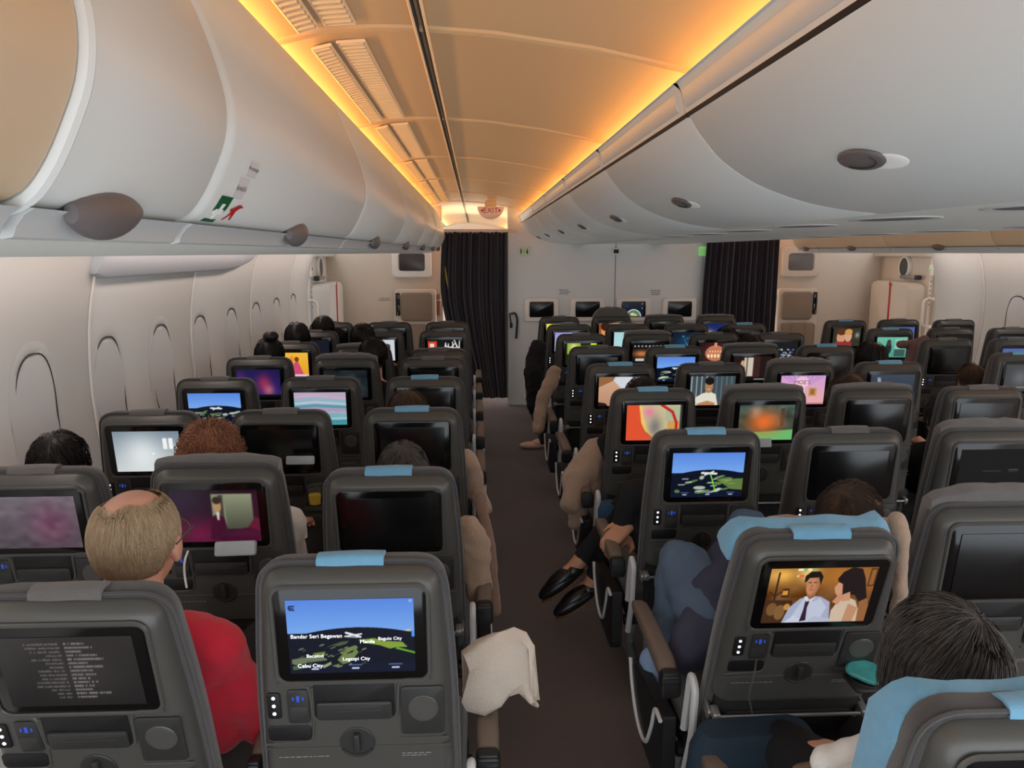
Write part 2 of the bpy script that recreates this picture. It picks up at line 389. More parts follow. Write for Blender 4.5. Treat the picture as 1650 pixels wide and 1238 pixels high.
PICS = {}
def mk(name, p, blur=1): PICS[name] = p.blur(blur)
def paint_all():
    PICS['map_big'] = pic_map(3, (220, 140), big=True); PICS['map_trail'] = pic_map(5, (150, 96), trail=True)
    PICS['map_a'] = pic_map(8); PICS['map_b'] = pic_map(12)
    W = (96, 62)
    # film: couple at a table in golden light
    p = Pic(230, 130, (112, 72, 34)); p.vgrad((150,98,40),(70,40,22)).noise(16, 9, 3)
    p.glow(.12,.12,.12,.16,(250,190,90),.9).glow(.36,.1,.1,.14,(255,214,140),.9).glow(.66,.16,.2,.2,(200,128,52),.7).glow(.9,.3,.14,.3,(168,104,44),.6)
    for i in range(18): p.ell(.26+.015*((i*7)%11), .03+.022*((i*5)%10), .012,.022, [(255,240,200),(232,90,60),(120,190,90),(255,200,110)][i%4], .9)
    p.rect(.93,.02,1,.35,(92,52,30)).rect(.945,.05,.985,.32,(150,98,48))
    p.line([(.085,.08),(.085,.66)],.018,(52,34,22)).line([(.03,.42),(.085,.5),(.14,.42)],.012,(52,34,22)).line([(.02,.6),(.16,.6)],.03,(42,26,18))
    p.rect(.145,.36,.21,.52,(66,40,20)).rect(.15,.40,.2,.48,(214,150,60)).poly([(0,.56),(.26,.58),(.30,1),(0,1)],(64,40,24)).ell(.08,.74,.05,.12,(120,84,46)).ell(.16,.8,.05,.14,(128,92,54)).ell(.22,.7,.03,.06,(196,140,64))
    p.poly([(.20,1),(.24,.72),(.33,.55),(.42,.50),(.52,.52),(.62,.62),(.66,1)],(166,172,196)).poly([(.28,.9),(.36,.56),(.42,.52),(.46,.62),(.52,.55),(.6,.72),(.55,1),(.3,1)],(190,196,216))
    p.poly([(.22,1),(.30,.86),(.40,.96),(.40,1)],(200,206,222)).poly([(.44,1),(.50,.88),(.66,.94),(.66,1)],(178,184,206))
    p.poly([(.385,.60),(.425,.60),(.415,.72),(.43,.96),(.37,.98),(.385,.75)],(48,32,48)).poly([(.36,.52),(.40,.50),(.405,.62)],(214,218,230)).poly([(.44,.50),(.47,.54),(.42,.62)],(214,218,230))
    p.poly([(.375,.36),(.47,.36),(.46,.53),(.42,.57),(.385,.5)],(150,96,66)).ell(.42,.30,.062,.2,(176,116,82)).ell(.405,.31,.045,.17,(194,132,96))
    p.poly([(.335,.26),(.33,.14),(.38,.06),(.46,.06),(.50,.16),(.49,.32),(.475,.24),(.46,.17),(.37,.18),(.355,.24)],(28,20,18)).rect(.375,.255,.402,.268,(40,24,18)).rect(.425,.255,.452,.268,(40,24,18)).rect(.40,.385,.435,.395,(120,60,50)).ell(.412,.325,.01,.03,(166,106,76))
    p.poly([(.66,1),(.65,.78),(.70,.60),(.78,.54),(.86,.60),(.92,.8),(.93,1)],(206,184,160)).poly([(.64,.2),(.68,.08),(.76,.0),(.85,.03),(.90,.2),(.96,.55),(1,.66),(.93,.72),(.84,.5),(.74,.5),(.70,.46)],(30,20,22))
    p.poly([(.63,.36),(.66,.26),(.70,.3),(.72,.48),(.68,.52),(.65,.46)],(206,150,118)).poly([(.71,.50),(.79,.44),(.81,.6),(.73,.62)],(200,146,112)).poly([(.64,.62),(.69,.48),(.74,.52),(.70,.68)],(198,142,108)).poly([(.80,.66),(.90,.74),(.88,1),(.78,1)],(190,140,108))
    p.poly([(.90,.62),(.97,.56),(1,.7),(1,1),(.92,1)],(150,98,58))
    mk('couple', p, 1)
    # man in a suit against pale curtains, dim red foreground
    p = Pic(130, 84, (30, 12, 26)); p.glow(.3,.85,.35,.35,(112,20,64),.9).glow(.15,.2,.3,.3,(40,26,52),.8).rect(.47,.08,1,.72,(126,136,112)).vgrad((140,146,118),(70,74,60),.08,.75,.62,.95).rect(.55,.1,.60,.75,(60,60,48)).rect(.93,.06,1,.8,(50,20,36))
    p.poly([(.42,.95),(.45,.52),(.52,.46),(.60,.52),(.64,.95)],(62,12,40)).ell(.53,.3,.045,.13,(176,138,98)).ell(.53,.2,.05,.07,(48,38,32)).poly([(.51,.42),(.55,.42),(.54,.58),(.52,.58)],(206,200,190)).poly([(.6,.9),(.75,.75),(1,.7),(1,1),(.6,1)],(70,12,44)).poly([(.86,.72),(.95,.52),(1,.56),(1,.8)],(96,26,50))
    mk('suit', p, 6)
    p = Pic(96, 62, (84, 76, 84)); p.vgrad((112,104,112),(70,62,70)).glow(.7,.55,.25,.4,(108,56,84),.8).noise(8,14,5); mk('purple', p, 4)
    p = Pic(96, 62, (170,182,188)); p.vgrad((120,136,150),(206,212,212)).glow(.42,.6,.3,.5,(232,238,238),.9).rect(.74,.18,.80,.44,(246,248,248)).rect(.83,.18,.89,.44,(246,248,248)).rect(.56,.53,.6,.57,(250,250,250)); mk('pause', p, 2)
    p = Pic(150, 96, (34, 33, 33)); p.vgrad((46,44,43),(26,25,26)).glow(.6,.55,.3,.35,(60,57,56),.6); 
    rr_ = np.random.default_rng(21)
    for i in range(15):
        y = .09+.055*i; x = .47-rr_.uniform(.1,.3)
        while x < .46: w = rr_.uniform(.006,.014); p.rect(x, y+rr_.uniform(-.006,.004), x+w, y+.022, (104,101,100)); x += w+.004+(.012 if rr_.random() < .12 else 0)
        x = .5; e = .5+rr_.uniform(.08,.26)
        while x < e: w = rr_.uniform(.007,.014); p.rect(x, y-.006, x+w, y+.022, (128,124,123)); x += w+.004+(.012 if rr_.random() < .12 else 0)
    mk('credits', p, 1)
    p = Pic(*W, (90,170,180)); p.vgrad((196,170,196),(70,150,158)); 
    for i in range(9): p.line([(0,.15+.1*i),(.4,.1+.1*i),(1,.2+.085*i)], .05, [(214,176,206),(130,196,206),(196,226,232),(60,140,160),(200,150,190)][i % 5], .6)
    mk('swirl', p, 5)
    p = Pic(*W, (34,24,84)); p.vgrad((28,22,74),(48,34,110)).glow(.62,.5,.16,.3,(150,44,84),.95).glow(.72,.75,.12,.2,(200,110,120),.8).glow(.1,.3,.1,.2,(120,40,110),.5).rect(0,.9,1,1,(12,10,20)); mk('crimson', p, 3)
    p = Pic(*W, (236,176,40)); p.vgrad((246,190,60),(232,160,40)).rect(0,0,.36,1,(60,160,214)).poly([(0,.5),(.36,.3),(.36,1),(0,1)],(214,70,120)).poly([(.36,.4),(.6,.1),(.62,1),(.36,1)],(240,140,60)).poly([(.55,.95),(.6,.5),(.7,.28),(.76,.5),(.86,.9)],(206,80,110)).ell(.69,.28,.06,.1,(120,60,40)).rect(.36,.9,1,1,(232,196,206)); mk('bright', p, 2)
    p = Pic(*W, (28,34,38)); p.glow(.55,.55,.3,.3,(64,86,90),.8).noise(7,10,2); mk('dimteal', p, 3)
    p = Pic(*W, (206,212,220)); p.rect(0,0,.4,1,(232,236,240)).poly([(.38,1),(.42,.4),(.55,.14),(.7,.2),(.78,.6),(.8,1)],(60,66,80)).ell(.57,.42,.07,.2,(150,120,110)); mk('silhouette', p, 2)
    p = Pic(*W, (22,22,22)); p.rect(0,.1,.28,.9,(206,66,44)).rect(.06,.2,.2,.5,(232,214,200))
    rr_ = np.random.default_rng(4)
    for i in range(16): p.line([(.3+.7*rr_.random(),rr_.random()),(.3+.7*rr_.random(),rr_.random())],.03,(232,232,228))
    mk('graphic', p, 1)
    p = Pic(*W, (24,28,38)); p.glow(.6,.8,.1,.16,(200,120,60),.9).glow(.3,.4,.2,.3,(44,52,66),.7); mk('ember', p, 3)
    # red car with yellow-rimmed window
    p = Pic(120, 78, (226,84,50)); p.poly([(.22,.0),(1,.0),(1,1),(.55,1),(.34,.72),(.27,.5)],(240,206,110)).poly([(.27,.0),(.95,.0),(.97,1),(.6,1),(.4,.7),(.32,.4)],(206,190,150)).rect(.7,.05,.98,.45,(176,186,150)).rect(.74,.45,.98,.8,(206,160,90)).glow(.4,.2,.1,.15,(240,120,160),.8).line([(.62,.0),(.82,.2),(.9,.5),(.9,1)],.05,(196,40,40)).glow(.52,.62,.12,.3,(120,116,116),.9).rect(.96,0,1,1,(60,58,66))
    mk('car', p, 2)
    p = Pic(120, 78, (74,92,84)); p.vgrad((70,92,88),(54,60,44)).noise(12,10,8).rect(.75,.1,.82,.6,(60,56,50)).poly([(0,.8),(1,.7),(1,1),(0,1)],(106,186,112)).glow(.46,.48,.3,.32,(232,110,44),1.0).glow(.3,.2,.1,.14,(196,150,120),.7); mk('forest', p, 5)
    p = Pic(120, 78, (206,160,128)); p.vgrad((214,170,140),(190,140,112)).poly([(0,0),(.36,0),(.34,.12),(0,.36)],(150,104,66)).poly([(.32,.12),(.36,0),(1,0),(1,.42),(.66,.66)],(214,216,224)).poly([(0,.86),(.16,.9),(.22,1),(0,1)],(38,24,26)); mk('napkin', p, 2)
    p = Pic(110, 70, (70,84,92)); p.rect(0,0,1,1,(66,78,84))
    for i in range(9): p.rect(.02+.11*i,0,.05+.11*i,1,(150,160,166) if i < 4 else (90,110,120))
    p.poly([(.1,1),(.14,.72),(.3,.58),(.46,.54),(.58,.62),(.64,1)],(228,222,206)).ell(.42,.34,.09,.24,(176,126,88)).ell(.43,.17,.1,.13,(26,20,18)).poly([(.16,.95),(.4,.84),(.58,.92),(.56,1),(.2,1)],(190,134,92)).rect(.38,.44,.45,.455,(250,246,240)); mk('chef', p, 1)
    p = Pic(120, 78, (232,170,186)); p.vgrad((210,160,214),(238,176,170)); 
    for i in range(9): p.poly([(.5,.5),(-.1+.14*i,-.1),(-.03+.14*i,-.1)],(176,130,200),.6)
    p.ell(.48,.24,.16,.2,(244,196,206)).rect(.06,.42,.56,.96,(240,186,188)).rect(.4,.66,.52,1,(196,84,140)).rect(.64,.42,.82,.72,(206,150,90)).rect(.68,.47,.78,.66,(150,110,60)).rect(0,.94,1,1,(196,120,150)); mk('shopfront', p, 1)
    p = Pic(*W, (44,54,66)); p.vgrad((58,70,86),(34,42,52)).poly([(.15,.1),(.22,.1),(.3,.6),(.2,.6)],(150,160,176)).poly([(.5,.4),(.9,.3),(1,.6),(.5,.62)],(64,78,96)); mk('bluegrey', p, 3)
    p = Pic(*W, (36,24,22)); p.rect(.28,.05,.52,.8,(206,196,180)).rect(.34,.05,.38,.8,(120,96,80)).poly([(.1,.85),(.2,.45),(.3,.4),(.36,.85)],(120,80,56)).ell(.24,.3,.05,.14,(206,160,120)).rect(.52,0,.7,.9,(60,36,34)).rect(.1,.85,1,1,(16,14,14)).rect(.56,.9,.86,.93,(220,220,220)).line([(.03,.8),(.12,.9)],.03,(230,230,230)); mk('office', p, 2)
    p = Pic(*W, (30,36,20)); p.rect(.05,.0,.45,.5,(150,176,60)).rect(.75,0,.92,.5,(196,232,60)).rect(.45,.1,.7,.4,(60,66,40)).glow(.25,.2,.1,.2,(240,236,170),.9); mk('green', p, 2)
    p = Pic(*W, (16,15,16)); p.glow(.28,.5,.26,.16,(206,120,70),1).rect(.1,.72,.36,.84,(206,196,190)); 
    for i in range(8): p.rect(.05+.11*i,.12,.1+.11*i,.19,(170,170,170))
    mk('menu', p, 2)
    p = Pic(*W, (30,16,20)); p.glow(.5,.5,.45,.5,(110,50,44),.8).ell(.5,.5,.3,.36,(196,120,90)).rect(.46,.02,.54,.2,(214,150,110))
    for i in range(5): p.ell(.3+.1*i,.62,.035,.09,(255,226,170)).ell(.34+.08*i,.42,.02,.05,(250,206,150))
    mk('lantern', p, 1)
    p = Pic(*W, (20,22,26)); rr_ = np.random.default_rng(9)
    for i in range(70): p.rect(*(lambda x, y: (x, y, x+.05, y+.03))(.1+.8*rr_.random(), .3+.5*rr_.random()), (214,218,220) if i % 3 else (60,120,190))
    mk('credits_white', p, 1)
    p = Pic(*W, (150,160,206)); p.vgrad((150,150,214),(206,212,236)).glow(.75,.5,.2,.4,(96,110,170),.6); mk('lilac', p, 3)
    p = Pic(*W, (170,206,206)); p.rect(.45,0,1,1,(214,172,140)).glow(.2,.5,.3,.6,(176,222,226),.9).rect(.95,0,1,1,(60,50,44)); mk('pastel', p, 3)
    p = Pic(*W, (16,28,42)); p.glow(.5,.5,.4,.3,(26,70,104),.8); rr_ = np.random.default_rng(2)
    for i in range(26): p.ell(.3+.5*rr_.random(),.2+.7*rr_.random(),.012,.05,(90,176,214),.8)
    mk('dancers', p, 2)
    p = Pic(*W, (236,214,50)); p.vgrad((250,236,90),(206,180,40)); mk('yellow', p, 1)
    p = Pic(*W, (150,84,44)); p.ell(.25,.4,.16,.4,(232,150,90)).ell(.25,.2,.18,.25,(60,30,20)).rect(.5,0,1,1,(200,150,110)).rect(.55,.3,.95,.4,(240,226,210)); mk('portrait', p, 2)
    p = Pic(*W, (30,48,110)); p.vgrad((24,36,90),(40,70,150)).glow(.2,.6,.16,.2,(232,190,90),.9).glow(.6,.8,.2,.2,(150,110,60),.7); mk('bluegold', p, 2)
    p = Pic(*W, (54,52,40)); p.ell(.3,.5,.16,.34,(206,150,116)).ell(.56,.46,.13,.3,(214,160,126)).ell(.3,.22,.16,.18,(96,50,30)).ell(.56,.22,.14,.16,(206,150,80)).rect(.1,.75,.7,1,(150,50,50)).glow(.88,.4,.08,.14,(170,176,170),.8); mk('kids', p, 2)
    p = Pic(*W, (90,116,176)); p.vgrad((70,96,166),(130,150,196)); mk('blueplain', p, 2)
    p = Pic(*W, (96,176,150)); p.vgrad((110,190,166),(80,150,126)).ell(.4,.55,.1,.3,(34,44,44)).ell(.4,.28,.07,.16,(60,60,56)).rect(.6,.1,.95,.6,(140,200,180)).rect(.6,.6,.95,.95,(60,90,84)); mk('greenscene', p, 2)
    p = Pic(*W, (60,62,66)); p.glow(.4,.5,.2,.3,(110,112,116),.8).rect(.3,.85,.9,.88,(150,150,150)); mk('greymenu', p, 3)
    p = Pic(*W, (15,17,18)); p.rect(.35,.48,.62,.495,(112,114,116)).rect(.72,.46,.86,.475,(112,114,116)).rect(.72,.5,.86,.51,(90,90,92)); mk('textdark', p, 1)
    p = Pic(*W, (20,16,18))
    for i in range(6): p.ell(.28+.12*i,.12,.02,.03,(120,116,122))
    p.rect(.2,.3,.35,.34,(170,110,80)).rect(.2,.5,.4,.53,(110,60,60)); mk('icons', p, 1)
    p = Pic(*W, (8,12,26)); p.ell(.5,1.0,.36,.5,(180,210,240)).ell(.5,1.02,.32,.45,(96,120,84)).ell(.45,.85,.1,.1,(206,206,150)).ell(.58,.9,.08,.08,(190,196,140)).rect(.88,.1,.92,.15,(200,200,210)).rect(.88,.4,.92,.46,(200,200,210)).glow(.15,.25,.15,.2,(30,50,80),.6); mk('globe', p, 1)
paint_all()
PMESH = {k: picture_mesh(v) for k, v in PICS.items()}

# ------------------------------------------------------------------ seat parts (frame of the backrest: x across, -y towards the row behind, z up along the back)
ZH = .42
SHELL = [(-.208, .185), (.208, .185), (.201, .45), (.182, .70), (-.182, .70), (-.201, .45)]
def outline(ins, rad=.05):
    P = offset_poly(SHELL, [ins*.35, ins, ins, ins*1.25, ins, ins])
    return round_poly(P, [.025, .025, .3, rad, rad, .3], 6)
def P3(q, n): return [(x, -n, z) for x, z in q]
def m_shell():
    b = MB()
    b.loft([P3(outline(i), n) for i, n in ((.004, -.01), (0, .012), (.002, .030), (.007, .044), (.014, .053), (.023, .0585), (.030, .060))])
    return b
def m_rims():
    b = MB()
    rim = lambda pts, r=.0035, cl=False: b.tube(pts, r, 6, closed=cl)
    f = .0765
    # raised lips round the glass and the stepped panel below it
    rim([(x, -f, z+.5395) for x, z in rrect(.336, .236, .026, 5)], .0055, True)
    rim(smooth_path([(-.168, -f, .42), (-.10, -f, .415), (-.096, -f, .325), (.092, -f, .325), (.098, -f, .425), (.168, -f, .425)], .02), .0045)
    rim(smooth_path([(-.205, -f, .262), (-.10, -f, .268), (-.094, -f, .33), (-.094, -f, .41)], .016), .003)
    rim(smooth_path([(.207, -f, .27), (.10, -f, .27)], .01), .003)
    rim([(-.212, -f, .25), (-.05, -f, .25), (.05, -f, .25), (.212, -f, .25)], .0018)
    return b
def m_bezel():
    b = MB(); b.loft([P3([(x, z+.5395) for x, z in rrect(.328-2*i, .228-2*i, .022, 5)], n) for i, n in ((0, .072), (0, .077), (.002, .0785))]); return b
def m_slot():      # recessed shelf below the display
    b = MB(); b.rbox((-.002, -.0755, .372), (.180, .004, .10), .012, 4, 'y', .001); return b
def m_slotbar():
    b = MB(); b.rbox((-.002, -.08, .350), (.168, .012, .046), .007, 4, 'y', .004); b.rbox((.006, -.0865, .352), (.11, .003, .004), .0015, 2, 'y', .001); return b
def m_cup():
    b = MB(); b.rbox((.150, -.078, .345), (.098, .008, .125), .010, 4, 'y', .003); return b
def m_cupring():
    b = MB(); b.disc((.152, -.081, .352), .034, .0045, 'y', 28, .002); b.disc((.152, -.0855, .352), .029, .0012, 'y', 28, .0005); return b
def m_panel():
    b = MB(); b.rbox((-.180, -.0775, .365), (.030, .006, .066), .006, 3, 'y', .002); return b
def m_dots():
    b = MB()
    for z in (.386, .366, .346): b.disc((-.180, -.0805, z), .0040, .0015, 'y', 10, .0004)
    return b
def m_jack():
    b = MB(); b.rbox((-.126, -.0775, .362), (.048, .006, .086), .007, 3, 'y', .002); b.rbox((-.126, -.081, .344), (.04, .002, .036), .003, 2, 'y', .0008); return b
def m_usb():
    b = MB(); b.rbox((-.126, -.081, .383), (.007, .002, .016), .001, 2, 'y', .0005); b.rbox((-.137, -.081, .383), (.004, .0018, .009), .001, 2, 'y', .0005); b.rbox((-.115, -.081, .383), (.004, .0018, .009), .001, 2, 'y', .0005); return b
def m_niche():
    b = MB(); b.rbox((-.150, -.0755, .291), (.098, .003, .040), .01, 3, 'y', .001); return b
def m_latch():
    b = MB(); b.disc((0, -.075, .262), .040, .004, 'y', 28, .002); b.rbox((0, -.084, .268), (.014, .02, .046), .005, 3, 'y', .004)
    b.tube([(.035*math.cos(a), -.081, .256+.026*math.sin(a)) for a in [R(200+14*k) for k in range(11)]], .003, 6); return b
def m_cushion():
    b = MB(); S = [(-.220, .05), (.220, .05), (.214, .45), (.193, .707), (-.193, .707), (-.214, .45)]
    def o(i): return round_poly(offset_poly(S, i), [.03, .03, .3, .06, .06, .3], 6)
    b.loft([P3(o(i), n) for i, n in ((.012, .022), (.003, .014), (0, .0), (.004, -.025), (.016, -.045), (.036, -.06), (.07, -.068))])
    return b
def m_piping():
    b = MB(); S = [(-.220, .05), (.220, .05), (.214, .45), (.193, .707), (-.193, .707), (-.214, .45)]
    q = round_poly(offset_poly(S, .001), [.03, .03, .3, .06, .06, .3], 6); b.tube([(x, -.014, z) for x, z in q], .004, 6, True); return b
def m_tab():       # folded tab of the headrest cover over the top edge
    b = MB(); prof = [(-.040, .660), (-.034, .692), (-.018, .709), (.0, .7145), (.012, .7135), (.019, .709), (.021, .699)]
    rings = []
    for x in (-.072, -.071, -.03, .02, .066, .067):
        o = .0035 if abs(x) < .0705 else .001
        up = [(x, -n, z+(o if n < .02 else 0)+.001*math.sin(90*x)) for n, z in prof]; dn = [(x, -n+(.004 if n > .02 else 0), z-.005) for n, z in prof[::-1]]
        rings.append([(p[0], p[1]-(o if p[2] < .72 and p[1] < -.02 else 0), p[2]) for p in up]+dn)
    b.loft(rings); return b
def m_pad(h=.03, seed=0):  # loose padded headrest on the passenger's side, standing above the shell
    b = MB(); r = random.Random(seed); rings = []
    for t in range(15):
        x = -.185+.37*t/14; e = abs(t-7)/7; top = .712+h*(1-e**4)+r.uniform(-.003, .003); th = .05*(1-.5*e**3)
        rings.append([(x, .0-.012, top-.03), (x, -.004, top-.006), (x, .012, top), (x, .01+th*.6, top-.002), (x, .012+th, top-.014), (x, .02+th, top-.08), (x, .02+th*.7, .50), (x, .03, .5)])
    b.loft(rings); return b
def m_wings(zb=.60, top0=.706, W=.205):     # blue padded headrest cover, side wings folded forward
    b = MB(); rings = []
    for t in range(25):
        u = -1+2*t/24; a = abs(u); x = W*u; fwd = .04+.04*max(0, a-.6)*2.2; top = top0-.06*max(0, a-.8)**2*20+.003*math.sin(9*u)+.006*math.sin(2.2*u+1); th = .055
        rings.append([(x, fwd-.05, zb), (x, fwd-.052, top-.03), (x, fwd-.042, top-.008), (x, fwd-.02, top), (x, fwd+.02, top-.006), (x, fwd+.035, top-.03), (x, fwd+.04, zb), (x, fwd, zb-.01)])
    b.loft(rings); return b
def m_pocket():
    b = MB(); b.rbox((0, -.035, .06), (.42, .05, .28), .03, 4, 'y', .015); b.rbox((0, -.066, .055), (.38, .014, .20), .02, 4, 'y', .006); return b
def m_rod():
    b = MB(); b.tube([(-.215, -.085, .155), (.215, -.085, .155)], .0055, 8)
    for s in (-1, 1): b.rbox((s*.213, -.07, .155), (.022, .045, .026), .008, 3, 'x', .005); b.rbox((s*.226, -.03, .14), (.012, .08, .034), .012, 3, 'x', .004)
    return b
def m_text(rows):
    b = MB(); r = random.Random(3)
    for x0, n, z in rows:
        x = x0
        for _ in range(n):
            w = r.uniform(.006, .016); b.rbox((x+w/2, -.0757, z), (w, .0008, .0022), .0005, 1, 'y', .0002); x += w+.003
    return b
def m_seat():
    b = MB(); b.rbox((0, .30, .40), (.455, .46, .11), .05, 5, 'z', .035); return b
def m_seatpan():
    b = MB(); b.rbox((0, .28, .325), (.46, .42, .04), .03, 3, 'z', .01); b.tube([(-.24, .1, .30), (.24, .1, .30)], .022, 8); b.tube([(-.24, .4, .30), (.24, .4, .30)], .022, 8); return b
def m_leg(s):
    b = MB(); x = s*.15
    b.tube([(x, .10, .30), (x, .06, .18), (x, .02, .03)], .016, 8); b.tube([(x, .40, .30), (x, .36, .16), (x, .42, .03)], .016, 8); b.rbox((x, .22, .015), (.05, .46, .03), .012, 3, 'z', .006); return b
def m_armpad():
    b = MB(); rings = []
    for y, z, w, h in ((.0, .560, .050, .052), (.03, .572, .056, .054), (.20, .582, .056, .046), (.38, .582, .050, .040), (.43, .572, .040, .030), (.445, .564, .022, .014)):
        rings.append([(x, y, z+k) for x, k in rrect(w, h, min(w, h)*.3, 3)])
    b.loft(rings); return b
def m_armcap():
    b = MB(); b.rbox((0, -.018, .545), (.058, .045, .07), .012, 3, 'y', .008)
    for z in (.57, .556): b.rbox((0, -.042, z), (.05, .006, .003), .001, 1, 'y', .0006)
    b.rbox((.0, -.02, .575), (.05, .03, .02), .006, 3, 'z', .004); return b
def m_armside():
    b = MB(); P = [(-.03, .20), (.32, .20), (.40, .40), (-.03, .45)]
    b.loft([[(x, y, z) for y, z in round_poly(offset_poly(P, i), [.05, .09, .03, .01], 5)] for x, i in ((-.024, .012), (-.018, 0), (.018, 0), (.024, .012))]); return b
def m_armtrim(side):
    b = MB(); x = side*.027
    b.tube(smooth_path([(x, -.034, .44), (x, .035, .445), (x, .06, .37), (x, .14, .24), (x, .27, .25), (x, .36, .33), (x, .39, .40)], .07, 6), .0065, 8); return b
def m_shroud():    # grey bracket down the side of the back, where it meets the frame
    b = MB(); b.tube(smooth_path([(0, .02, .42), (0, -.03, .62), (0, -.075, .60), (0, -.06, .45), (0, .0, .30)], .05, 5), .011, 8); return b

SM = {}
FACEKEYS = {'screen_bezel', 'literature_shelf', 'shelf_flap', 'cup_holder', 'cup_ring', 'light_panel', 'indicator_lights', 'jack_panel', 'usb_port', 'niche', 'tray_latch', 'instruction_marking', 'caution_marking', 'back_shell_rims'}
def fz(z): return .713-(.70-z)*.95
def seat_mesh(key, mb, m, angle=40):
    if key in FACEKEYS: mb.v = [(x*.945, y*.8, fz(z)) for x, y, z in mb.v]
    if key in ('tray_rod', 'seat_pocket'): mb.v = [(x*.93, y*.9, z) for x, y, z in mb.v]
    o = mb.build(key, m, angle=angle); SM[key] = o.data; bpy.data.objects.remove(o)
for k, f, m in (('back_shell', m_shell(), M['shell']), ('screen_bezel', m_bezel(), M['bezel']), ('literature_shelf', m_slot(), M['niche']), ('shelf_flap', m_slotbar(), M['shell_dark']), ('cup_holder', m_cup(), M['shell_dark']),
                ('cup_ring', m_cupring(), M['shell']), ('light_panel', m_panel(), M['niche']), ('indicator_lights', m_dots(), M['lamp_white']), ('jack_panel', m_jack(), M['shell_dark']), ('usb_port', m_usb(), M['lamp_blue']), ('niche', m_niche(), M['niche']),
                ('tray_latch', m_latch(), M['shell_dark']), ('back_cushion', m_cushion(), M['fabric']), ('piping', m_piping(), M['fabric']), ('cover_tab', m_tab(), M['fabric_blue']), ('headrest_wings', m_wings(), M['fabric_blue']),
                ('seat_pocket', m_pocket(), M['pocket']), ('tray_rod', m_rod(), M['metal']), ('instruction_marking', m_text([(-.18, 9, .226)]), M['inkpale']), ('caution_marking', m_text([(.10, 5, .228), (.10, 5, .222)]), M['inkpale']), ('seat_cushion', m_seat(), M['fabric']), ('seat_pan', m_seatpan(), M['black']),
                ('leg_l', m_leg(-1), M['metal']), ('leg_r', m_leg(1), M['metal']), ('armrest', m_armpad(), M['arm']), ('armrest_cap', m_armcap(), M['black']), ('armrest_side', m_armside(), M['black']), ('armrest_trim_l', m_armtrim(-1), M['trimwhite']), ('armrest_trim_r', m_armtrim(1), M['trimwhite']), ('frame_bracket', m_shroud(), M['trimwhite'])):
    seat_mesh(k, f, m)
for k_ in ('armrest', 'armrest_cap'):
    me = SM[k_].copy(); SM[k_+'_slim'] = me
    for v in me.vertices: v.co.x *= .55
for i in range(3): seat_mesh('headrest_pad%d' % i, m_pad(.012+.008*i, i), M['fabric_grey'])
seat_mesh('headrest_wide', m_wings(.40, .700, .198), M['fabric_blue']); seat_mesh('back_shell_rims', m_rims(), M['shell']); seat_mesh('headrest_tall', m_pad(.085, 9), M['fabric_grey'])
b = MB(); b.rbox((0, 0, 0), (DW, .002, DH), .004, 2, 'y', .0006); seat_mesh('display_off', b, M['off'])

XC = {'A': -1.315, 'B': -.79, 'C': -.262, 'D': .822, 'E': 1.347, 'F': 1.872, 'G': 2.397, 'H': 3.46, 'J': 3.985, 'K': 4.51}
def hinge_y(col, n):
    base = (1.48+.796*(n-1)) if col in 'ABCHJK' else (.99+.825*n)
    return base+.072+.70*math.sin(R(6))
SEATS = {}
def make_seat(col, n, label, screen=None, rec=6, cover=None, group='economy seats', dim=1.0):
    root = empty('airline_seat', (XC[col], hinge_y(col, n), 0)); tag(root, label, 'seat', group)
    SEATS[col, n] = (root, rec)
    bl, br = (0, 0, ZH), (R(rec), 0, 0)
    def back(k, name=None, parent=None): return link(name or k, SM[k], parent or root, *( (None, None) if parent else (bl, br)))
    sh = back('back_shell'); back('back_shell_rims', 'moulded_rim', sh); back('instruction_marking', None, sh); back('caution_marking', None, sh)
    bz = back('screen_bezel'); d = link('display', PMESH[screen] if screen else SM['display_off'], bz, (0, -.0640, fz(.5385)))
    if screen: d['label'] = 'lit seat display'
    sl = back('literature_shelf'); back('shelf_flap', None, sl)
    c = back('cup_holder'); back('cup_ring', None, c)
    lp = back('light_panel'); back('indicator_lights', None, lp); jp = back('jack_panel'); back('usb_port', None, jp)
    back('niche'); back('tray_latch'); cu = back('back_cushion'); back('piping', None, cu)
    back('seat_pocket'); back('tray_rod')
    if cover in ('blue', 'grey', 'wings'):
        t = back('cover_tab')
        if cover == 'grey': t.data = SM['cover_tab_grey']
        else: t['label'] = 'blue headrest cover tab'
    if cover == 'wings': back('headrest_wings' if n else 'headrest_wide', 'headrest_cover')['label'] = 'blue headrest cover with folded wings'
    if cover and cover.startswith('pad'): back('headrest_pad'+cover[3], 'headrest_pad')
    if cover == 'tall': back('headrest_tall', 'headrest_pad')
    link('seat_cushion', SM['seat_cushion'], root); link('seat_pan', SM['seat_pan'], root)
    link('leg', SM['leg_l'], root); link('leg', SM['leg_r'], root)
    sides = {'C': (-1, 1), 'G': (-1, 1), 'K': (-1, 1)}.get(col, (-1,))
    for s in sides:
        aisle = (col == 'C' and s == 1) or (col in 'DH' and s == -1) or (col == 'G' and s == 1)
        x = s*.2625 if not aisle else s*.282
        ar = link('armrest', SM['armrest' if aisle else 'armrest_slim'], root, (x, .06, 0)); link('armrest_cap', SM['armrest_cap' if aisle else 'armrest_cap_slim'], ar)
        if aisle:
            sd = link('armrest_side', SM['armrest_side'], ar); link('armrest_trim', SM['armrest_trim_r' if s > 0 else 'armrest_trim_l'], ar)
            link('frame_bracket', SM['frame_bracket'], root, (s*.243, 0, 0))
    return root
g = SM['cover_tab'].copy(); g.materials.clear(); g.materials.append(M['fabric_grey']); SM['cover_tab_grey'] = g

